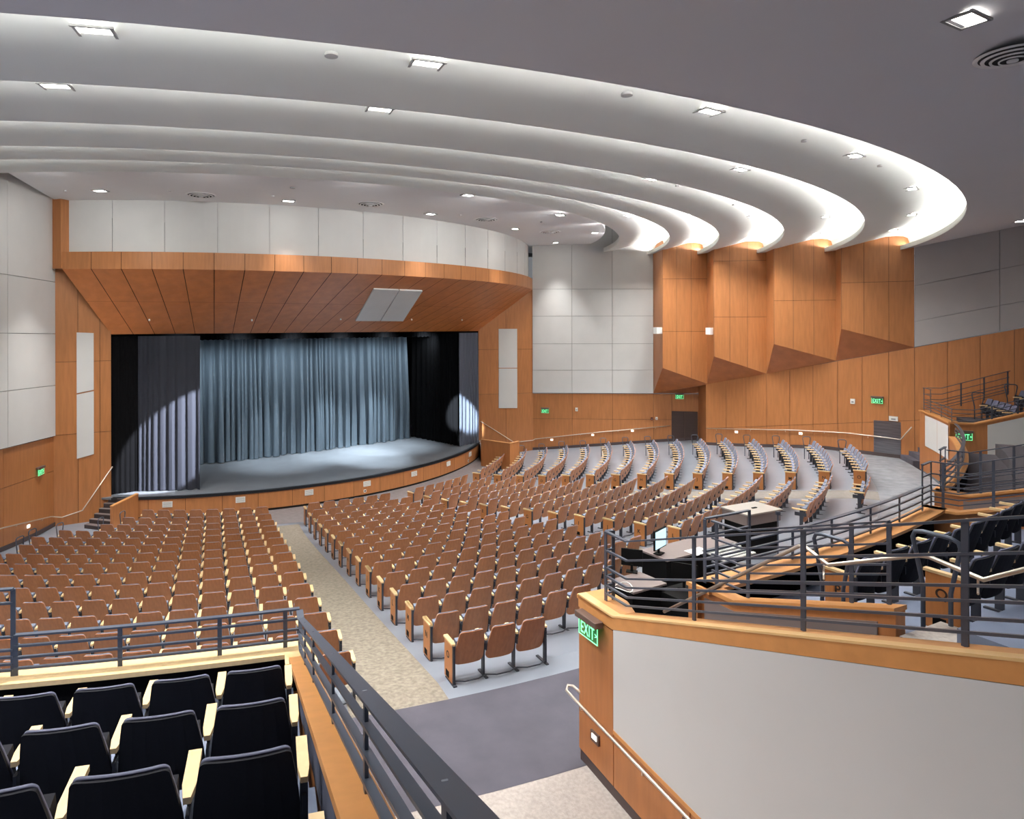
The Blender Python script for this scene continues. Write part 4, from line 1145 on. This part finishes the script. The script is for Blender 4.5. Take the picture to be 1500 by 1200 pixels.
# exit signs
def exit_sign(c, rz, w, label, arrow='>'):
    e = empty('exit_sign', c, rz); tag(e, label, 'exit sign', 'green exit signs')
    h = w*.56
    mb = MB(); mb.box((0, 0, h*.64), (w*1.12, .12, h*.34)); mb.build('housing', BRONZE, e, bevel=.006)
    mb = MB(); mb.box((0, -.0, 0), (w, .012, h)); mb.build('edge_lit_plate', GREENP, e)
    mb = MB()
    for x, z, sx, sz in ((0, -h*.48, w, h*.035), (-w*.49, 0, w*.018, h), (w*.49, 0, w*.018, h)): mb.box((x, -.008, z), (sx, .01, sz))
    mb.build('glowing_edge', GREEN, e)
    lo = text_mesh('exit_lettering', 'EXIT', h*.95, GREEN, e, offset=.004*w, spacing=1.12)
    lo.rotation_euler = (PI/2, 0, 0); lo.location = (-w*.04 if arrow else 0, -.0095, -h*.05); lo.scale = (.62, 1, 1)
    if arrow:
        lo = text_mesh('exit_arrow', arrow, h*.4, GREEN, e, offset=.004*w)
        lo.rotation_euler = (PI/2, 0, 0); lo.location = (w*.42, -.0095, -h*.05)
def wall_sign(P, Q, n, u, v, w, label, arrow='>'):
    p = at_line(u, v, P, Q)+n*1.0; a = math.atan2(n.y, n.x)+PI/2
    exit_sign(p, a, w, label, arrow)
wall_sign(W1P, W1Q, n1, 798.5, 602, .42, 'green exit sign on the maple wall just right of the stage wing', '')
wall_sign(W1P, W1Q, n1, 995, 581.5, .42, 'green exit sign above the dark recessed door', '')
wall_sign(W2P, W2Q, n2, 1285.5, 588, .42, 'green exit sign on the rear maple wall above the steel panel')
wall_sign(LP, LQ, nl, 55, 690, .40, 'green exit sign on the left maple wall')
e_t = rad(TW); nW = Vector((-math.cos(e_t), -math.sin(e_t), 0))
p = PW_(30.33, -.10, 3.52)
exit_sign(p, math.atan2(nW.y, nW.x)+PI/2, .40, 'large near green exit sign on the end of the grey vomitory wall')
tf = rad(64.1); nF = Vector((-math.cos(tf), -math.sin(tf), 0))
p = PF(30.78, -.10, 3.50)
exit_sign(p, math.atan2(nF.y, nF.x)+PI/2, .46, 'green exit sign on the far vomitory parapet')
# wall devices
def device(P, Q, n, u, v, size, m, name, label, cat):
    p = at_line(u, v, P, Q)+n*.55; a = math.atan2(n.y, n.x)+PI/2
    mb = MB(); mb.use(m); mb.box((0, 0, 0), size); mb.use(GREYJ); mb.box((0, -size[1]/2-.004, -size[2]*.1), (size[0]*.5, .01, size[2]*.3))
    o = mb.build(name, loc=p, rz=a); tag(o, label, cat)
device(W1P, W1Q, n1, 844.5, 600, (.14, .06, .2), WHITE, 'fire_alarm_strobe', 'white alarm strobe on the maple wall below the grey fabric', 'alarm strobe')
device(W2P, W2Q, n2, 1249.5, 589, (.18, .06, .22), WHITE, 'fire_alarm_strobe', 'white alarm strobe left of the rear exit sign', 'alarm strobe')
device(W1P, W1Q, n1, 961.5, 613.5, (.12, .05, .16), WHITE, 'fire_alarm_strobe', 'small white device left of the recessed door', 'alarm strobe')
device(W1P, W1Q, n1, 954.5, 614, (.12, .05, .16), RED, 'fire_alarm_pull', 'dark red alarm pull station left of the recessed door', 'alarm pull station')
device(W2P, W2Q, n2, 1309, 614.5, (.32, .03, .2), WHITE, 'wall_notice', 'small white notice above the steel panel', 'notice')
mb = MB(); q = [at_line(u, v, W2P, W2Q)+n2*.35 for u, v in ((1280, 664), (1319.5, 669), (1319.5, 620), (1280, 616.5))]; mb.slab(q, n2*.15)
tag(mb.build('steel_panel', STEEL), 'brushed stainless steel panel on the rear right wall', 'steel panel')
for j, (u, v, w_) in enumerate([(963.5, 485, 0), (1040.5, 486, 1)]):
    B, A = Bpt[j], Apt[j]
    y = 34.6 if j == 0 else 32.9
    p = Vector(((u-U0)/F*y, y, EYE-(v-V0)/F*y))
    mb = MB(); mb.box((0, 0, 0), (.34, .3, .34)); o = mb.build('surround_speaker', WHITE, loc=p, rz=rad(20), bevel=.01)
    tag(o, ['small white surround speaker left of the first maple bay', 'small white surround speaker left of the second maple bay'][j], 'speaker')
# near wall handrail and step lights
hz_ = lambda R: floorv(R)+.78
pts = [PW_(30.02, -.02, 2.56), PW_(29.86, -.02, 2.56), PW_(29.78, -.05, 2.54), PW_(29.82, -.1, 2.5)]+[PW_(R, -.1, 2.49-.07*(R-29.9)) for R in (30, 31, 33, 36)]
handrail(pts, 'chrome handrail along the near grey vomitory wall', r=.019, brackets=[(PW_(R, -.1, 2.49-.07*(R-29.9)), PW_(R, -.015, 2.41-.07*(R-29.9))) for R in (30.15, 31.35, 32.6)])
for j, R in enumerate((30.37, 32.0)):
    o = empty('step_light', PW_(R, -.03, 2.17), rad(TW)+PI*1.5); tag(o, ['lit step light under the exit sign on the near wall', 'lit step light low on the near grey wall by the frame bottom'][j], 'step light', 'step lights along the walls')
    mb = MB(); mb.box((0, 0, 0), (.17, .03, .13)); mb.build('face_plate', BRONZE, o)
    mb = MB(); mb.box((0, -.018, .01), (.10, .01, .06)); mb.build('lens', STEP, o)
    o.rotation_euler.z = math.atan2(nW.y, nW.x)+PI/2
# chrome stair handrail seen over the near wall
def at_theta(u, v, t):
    R = Rfor(u, t); p = pol(R, t); return Vector((p.x, p.y, EYE-(v-V0)/F*p.y))
handrail([at_theta(u, v, 23.35) for u, v in ((972, 897), (1170, 801), (1180, 803), (1213, 829), (1345, 815), (1360, 817), (1440, 851), (1500, 836), (1560, 824))], 'chrome zigzag handrail following the near stair', r=.018,
         brackets=[(at_theta(1206, 829, 23.35), at_theta(1206, 850, 23.2)), (at_theta(1432, 850, 23.35), at_theta(1432, 872, 23.2))])

# ------------------------------------------------------------------ sound control position
def obj_box(name, c, size, rz, m, label=None, cat=None, parent=None, bevel=.004, group=None):
    mb = MB(); mb.box((0, 0, 0), size); o = mb.build(name, m, parent, loc=c, rz=rz, bevel=bevel)
    if label: tag(o, label, cat, group)
    return o
ang = rad(38)
def desk(c, w, d, h, rz, label, top=None, front=True):
    e = empty('control_desk', c, rz); tag(e, label, 'desk')
    mb = MB(); mb.box((0, 0, h-.02), (w, d, .04)); mb.build('desk_top', top or PLASTB, e, bevel=.004)
    for s in (-1, 1):
        mb = MB(); mb.box((s*(w/2-.03), 0, h/2-.02), (.04, d*.9, h-.04)); mb.build('side_panel', EQUIP, e)
    mb = MB(); mb.box((0, d/2-.05, h/2-.02), (w-.1, .03, h-.04)); mb.build('modesty_panel', EQUIP, e)
    mb = MB(); mb.box((0, -d/2+.06, h/2-.02), (w-.1, .03, h-.04)); mb.build('back_panel', EQUIP, e)
    return e
# main desk, side desk
pM = at_z(1010, 800, 2.42); pM.z = 1.55
desk(pM, 2.3, .75, .86, rad(30), 'long black control desk with brown top behind the seats')
pS = at_z(932, 852, 2.35); pS.z = 1.66
desk(pS, .9, .7, .68, rad(30), 'lower brown topped control desk by the near railing', )
# monitor
def monitor(p, rz, label, s=(.5, .32)):
    e = empty('computer_monitor', p, rz); tag(e, label, 'monitor')
    mb = MB(); mb.box((0, 0, s[1]/2+.12), (s[0], .04, s[1])); mb.build('casing', EQUIP, e, bevel=.005)
    mb = MB(); mb.box((0, -.022, s[1]/2+.12), (s[0]-.05, .004, s[1]-.05)); mb.build('screen', SCREEN, e)
    mb = MB(); mb.box((0, .03, .08), (.05, .03, .16)); mb.box((0, .02, .01), (.22, .16, .015)); mb.build('stand', EQUIP, e)
p = at_z(966, 812, 2.43)
monitor(p, rad(47), 'slim lit monitor standing upright on the control desk', (.55, .42))
p = at_z(925, 838, 2.35); monitor(p, rad(160), 'black monitor seen from behind beside the corner post', (.42, .34))
# added black block standing in for the dark void by the near desk
q = at_z(965, 868, 2.15); VB = Vector((q.x+.62, q.y-.12, 0)); obj_box('flight_case', (VB.x, VB.y, 1.68+.26), (1.0, .9, .5), rad(30), EQUIP, 'large black flight case on the floor behind the parapet corner', 'case', bevel=.01)
# mixing console
p = at_z(1067, 812, 2.5); 
e = empty('mixing_console', (p.x, p.y, 2.43), rad(30)); tag(e, 'grey mixing console covered with rows of faders', 'mixing console')
mb = MB(); mb.slab([(-.55, -.3, 0), (.55, -.3, 0), (.55, -.3, .06), (-.55, -.3, .06)], (0, .6, .0)); mb.build('chassis', EQUIP, e)
mb = MB(); mb.quad((-.53, -.29, .065), (.53, -.29, .065), (.53, .29, .14), (-.53, .29, .14)); mb.build('control_surface', mat('dark control surface', (48, 50, 54), .4), e)
mb = MB()
for i in range(24):
    for j in range(5):
        x = -.5+i*.0435; y = -.24+j*.11; z = .065+(y+.29)/.58*.075
        mb.box((x, y, z+.012), (.022, .07 if j < 2 else .035, .022))
mb.build('fader_bank', WHITE, e)['kind'] = 'stuff'
# equipment cart
p = at_z(1100, 742, 2.72)
e = empty('equipment_cabinet', (p.x, p.y, 1.38), rad(25)); tag(e, 'tall black equipment cabinet with pale grey top behind the console', 'cabinet')
mb = MB(); mb.box((0, 0, .5), (1.12, .7, 1.0)); mb.build('body', EQUIP, e)
mb = MB(); mb.box((0, 0, 1.12), (1.2, .78, .26)); mb.build('drawer_section', PLASTB, e, bevel=.01)
mb = MB(); mb.box((0, 0, 1.27), (1.26, .84, .04)); mb.build('top_board', EQUIPG, e, bevel=.006)
mb = MB(); mb.box((.05, -.05, 1.30), (.16, .05, .02)); mb.build('latch', EQUIP, e)
# second monitor on the void block
monitor(Vector((VB.x-.1, VB.y+.2, 2.20)), rad(150), 'black monitor facing away on the flight case', (.5, .36))
mb = MB(); q = at_z(912, 862, 2.38)
mb.tube([q+Vector((.35*math.cos(a)*.5, .2*math.sin(a), .02+.03*math.sin(a*2))) for a in [k*.4 for k in range(22)]], .008, 6)
tag(mb.build('coiled_cable', WHITE), 'white cable coiled on the lower brown desk', 'cable')
# paper on desk
q = at_z(1022, 808, 2.43); mb = MB(); mb.box((0, 0, 0), (.5, .35, .004)); tag(mb.build('paper_sheet', WHITE, loc=(q.x, q.y, 2.425), rz=rad(30)), 'white paper sheet on the brown control desk', 'paper')
# thin microphone-like post in the aisle
mb = MB(); q = at_z(963, 812, 1.5); 
p = at_z(1139, 770, 2.4); mb = MB(); mb.tube([(0, 0, 0), (0, 0, 1.25)], .015, 6); mb.tube([(0, 0, 0), (.12, .05, .02)], .012, 5); mb.tube([(0, 0, 0), (-.12, .05, .02)], .012, 5); mb.box((0, 0, 1.27), (.08, .08, .08))
tag(mb.build('equipment_stand', METAL, loc=(p.x, p.y, 1.42)), 'slim upright stand beside the equipment cabinet', 'stand')

# ------------------------------------------------------------------ lights
def spot(name, loc, target, power, size=60, blend=.5, color=(1, 1, 1), radius=.1):
    l = bpy.data.lights.new(name, 'SPOT'); l.energy = power; l.spot_size = rad(size); l.spot_blend = blend; l.color = color; l.shadow_soft_size = radius
    o = bpy.data.objects.new(name, l); COL.objects.link(o); o.location = loc
    d = Vector(target)-Vector(loc); o.rotation_euler = d.to_track_quat('-Z', 'Y').to_euler(); return o
cool = (.82, .93, 1)
def along(P, Q, f, n, z):
    t = Vector((Q[0]-P[0], Q[1]-P[1])).normalized(); return (P[0]+(Q[0]-P[0])*f-t.y*n, P[1]+(Q[1]-P[1])*f+t.x*n, z)
for f in (.16, .30, .44, .58, .72, .86):
    a_p = along(PJL, PJR, f, .9, 6.95); b_p = along(PJL, PJR, f+.02, 6.5, 1.6)
    spot('stage_spotlight', a_p, b_p, 330, 110, 1.0, cool, .3)
for f, pw in ((.38, 2200), (.55, 3600), (.70, 3600)):
    a_p = along(PJL, PJR, f, 1.0, 6.95); b_p = along(PJL, PJR, f+.03, 1.5, .85)
    spot('stage_spotlight', a_p, b_p, pw, 58, 1.0, cool, .2)
def slot(t): return tuple(pol(18.35, t, 11.85))
spot('house_spotlight', slot(34), (-10.4, 26.3, 2.9), 80000, 11.5, .25, (.88, .92, 1), .05)
spot('house_spotlight', slot(22), (.8, 35.7, 2.7), 170000, 5.6, .5, cool, .05)
for k, t in enumerate((-6, 10, 26, 42, 56, 68, 78)):
    f = k/6; spot('house_spotlight', slot(t), tuple(eye(EA+(EB-EA)*(.04+.92*f), ER, 9.95)), (260, 300, 380, 480, 480, 260, 120)[k], 80, .8, (1, .985, .96), .08)  # added unseen wash lights that brighten the fascia and the wall above
for t, tg in ((5, (-9.5, 24.4, .4)), (32, (-5.5, 25.4, .4)), (58, (-.5, 30.0, .4))):
    spot('house_spotlight', slot(t), tg, 1500, 60, 1.0, (1, .985, .96), .1)  # added unseen fill for the stage front and first rows
spot('house_spotlight', slot(24), (-14.3, 22.5, 8.2), 900, 48, 1.0, (1, .985, .96), .1)  # added unseen fill that lifts the left fabric wall
spot('house_spotlight', slot(38), (-3.6, 32.6, .85), 30000, 17, .9, cool, .1)

w = bpy.data.worlds.new('hall ambient'); sc.world = w; w.use_nodes = True
w.node_tree.nodes['Background'].inputs[0].default_value = (.92, .95, 1, 1)
w.node_tree.nodes['Background'].inputs[1].default_value = .15

# ------------------------------------------------------------------ camera and view
cam = bpy.data.cameras.new('camera'); co = bpy.data.objects.new('camera', cam); COL.objects.link(co); sc.camera = co
cam.sensor_width = 36; cam.lens = F/1500*36; cam.sensor_fit = 'HORIZONTAL'
cam.shift_x = (750-U0)/1500; cam.shift_y = (V0-600)/1500
cam.clip_start = .05; cam.clip_end = 300
co.location = (0, 0, EYE); co.rotation_euler = (PI/2, -ROLL, 0)
sc.view_settings.view_transform = 'Standard'; sc.view_settings.look = 'None'; sc.view_settings.gamma = 1
sc.view_settings.exposure = 0.28
sc.view_settings.use_curve_mapping = False
sc.cycles.use_denoising = True
sc.cycles.max_bounces = 6; sc.cycles.diffuse_bounces = 4; sc.cycles.glossy_bounces = 3
sc.cycles.sample_clamp_indirect = 6
sc.cycles.use_light_tree = True
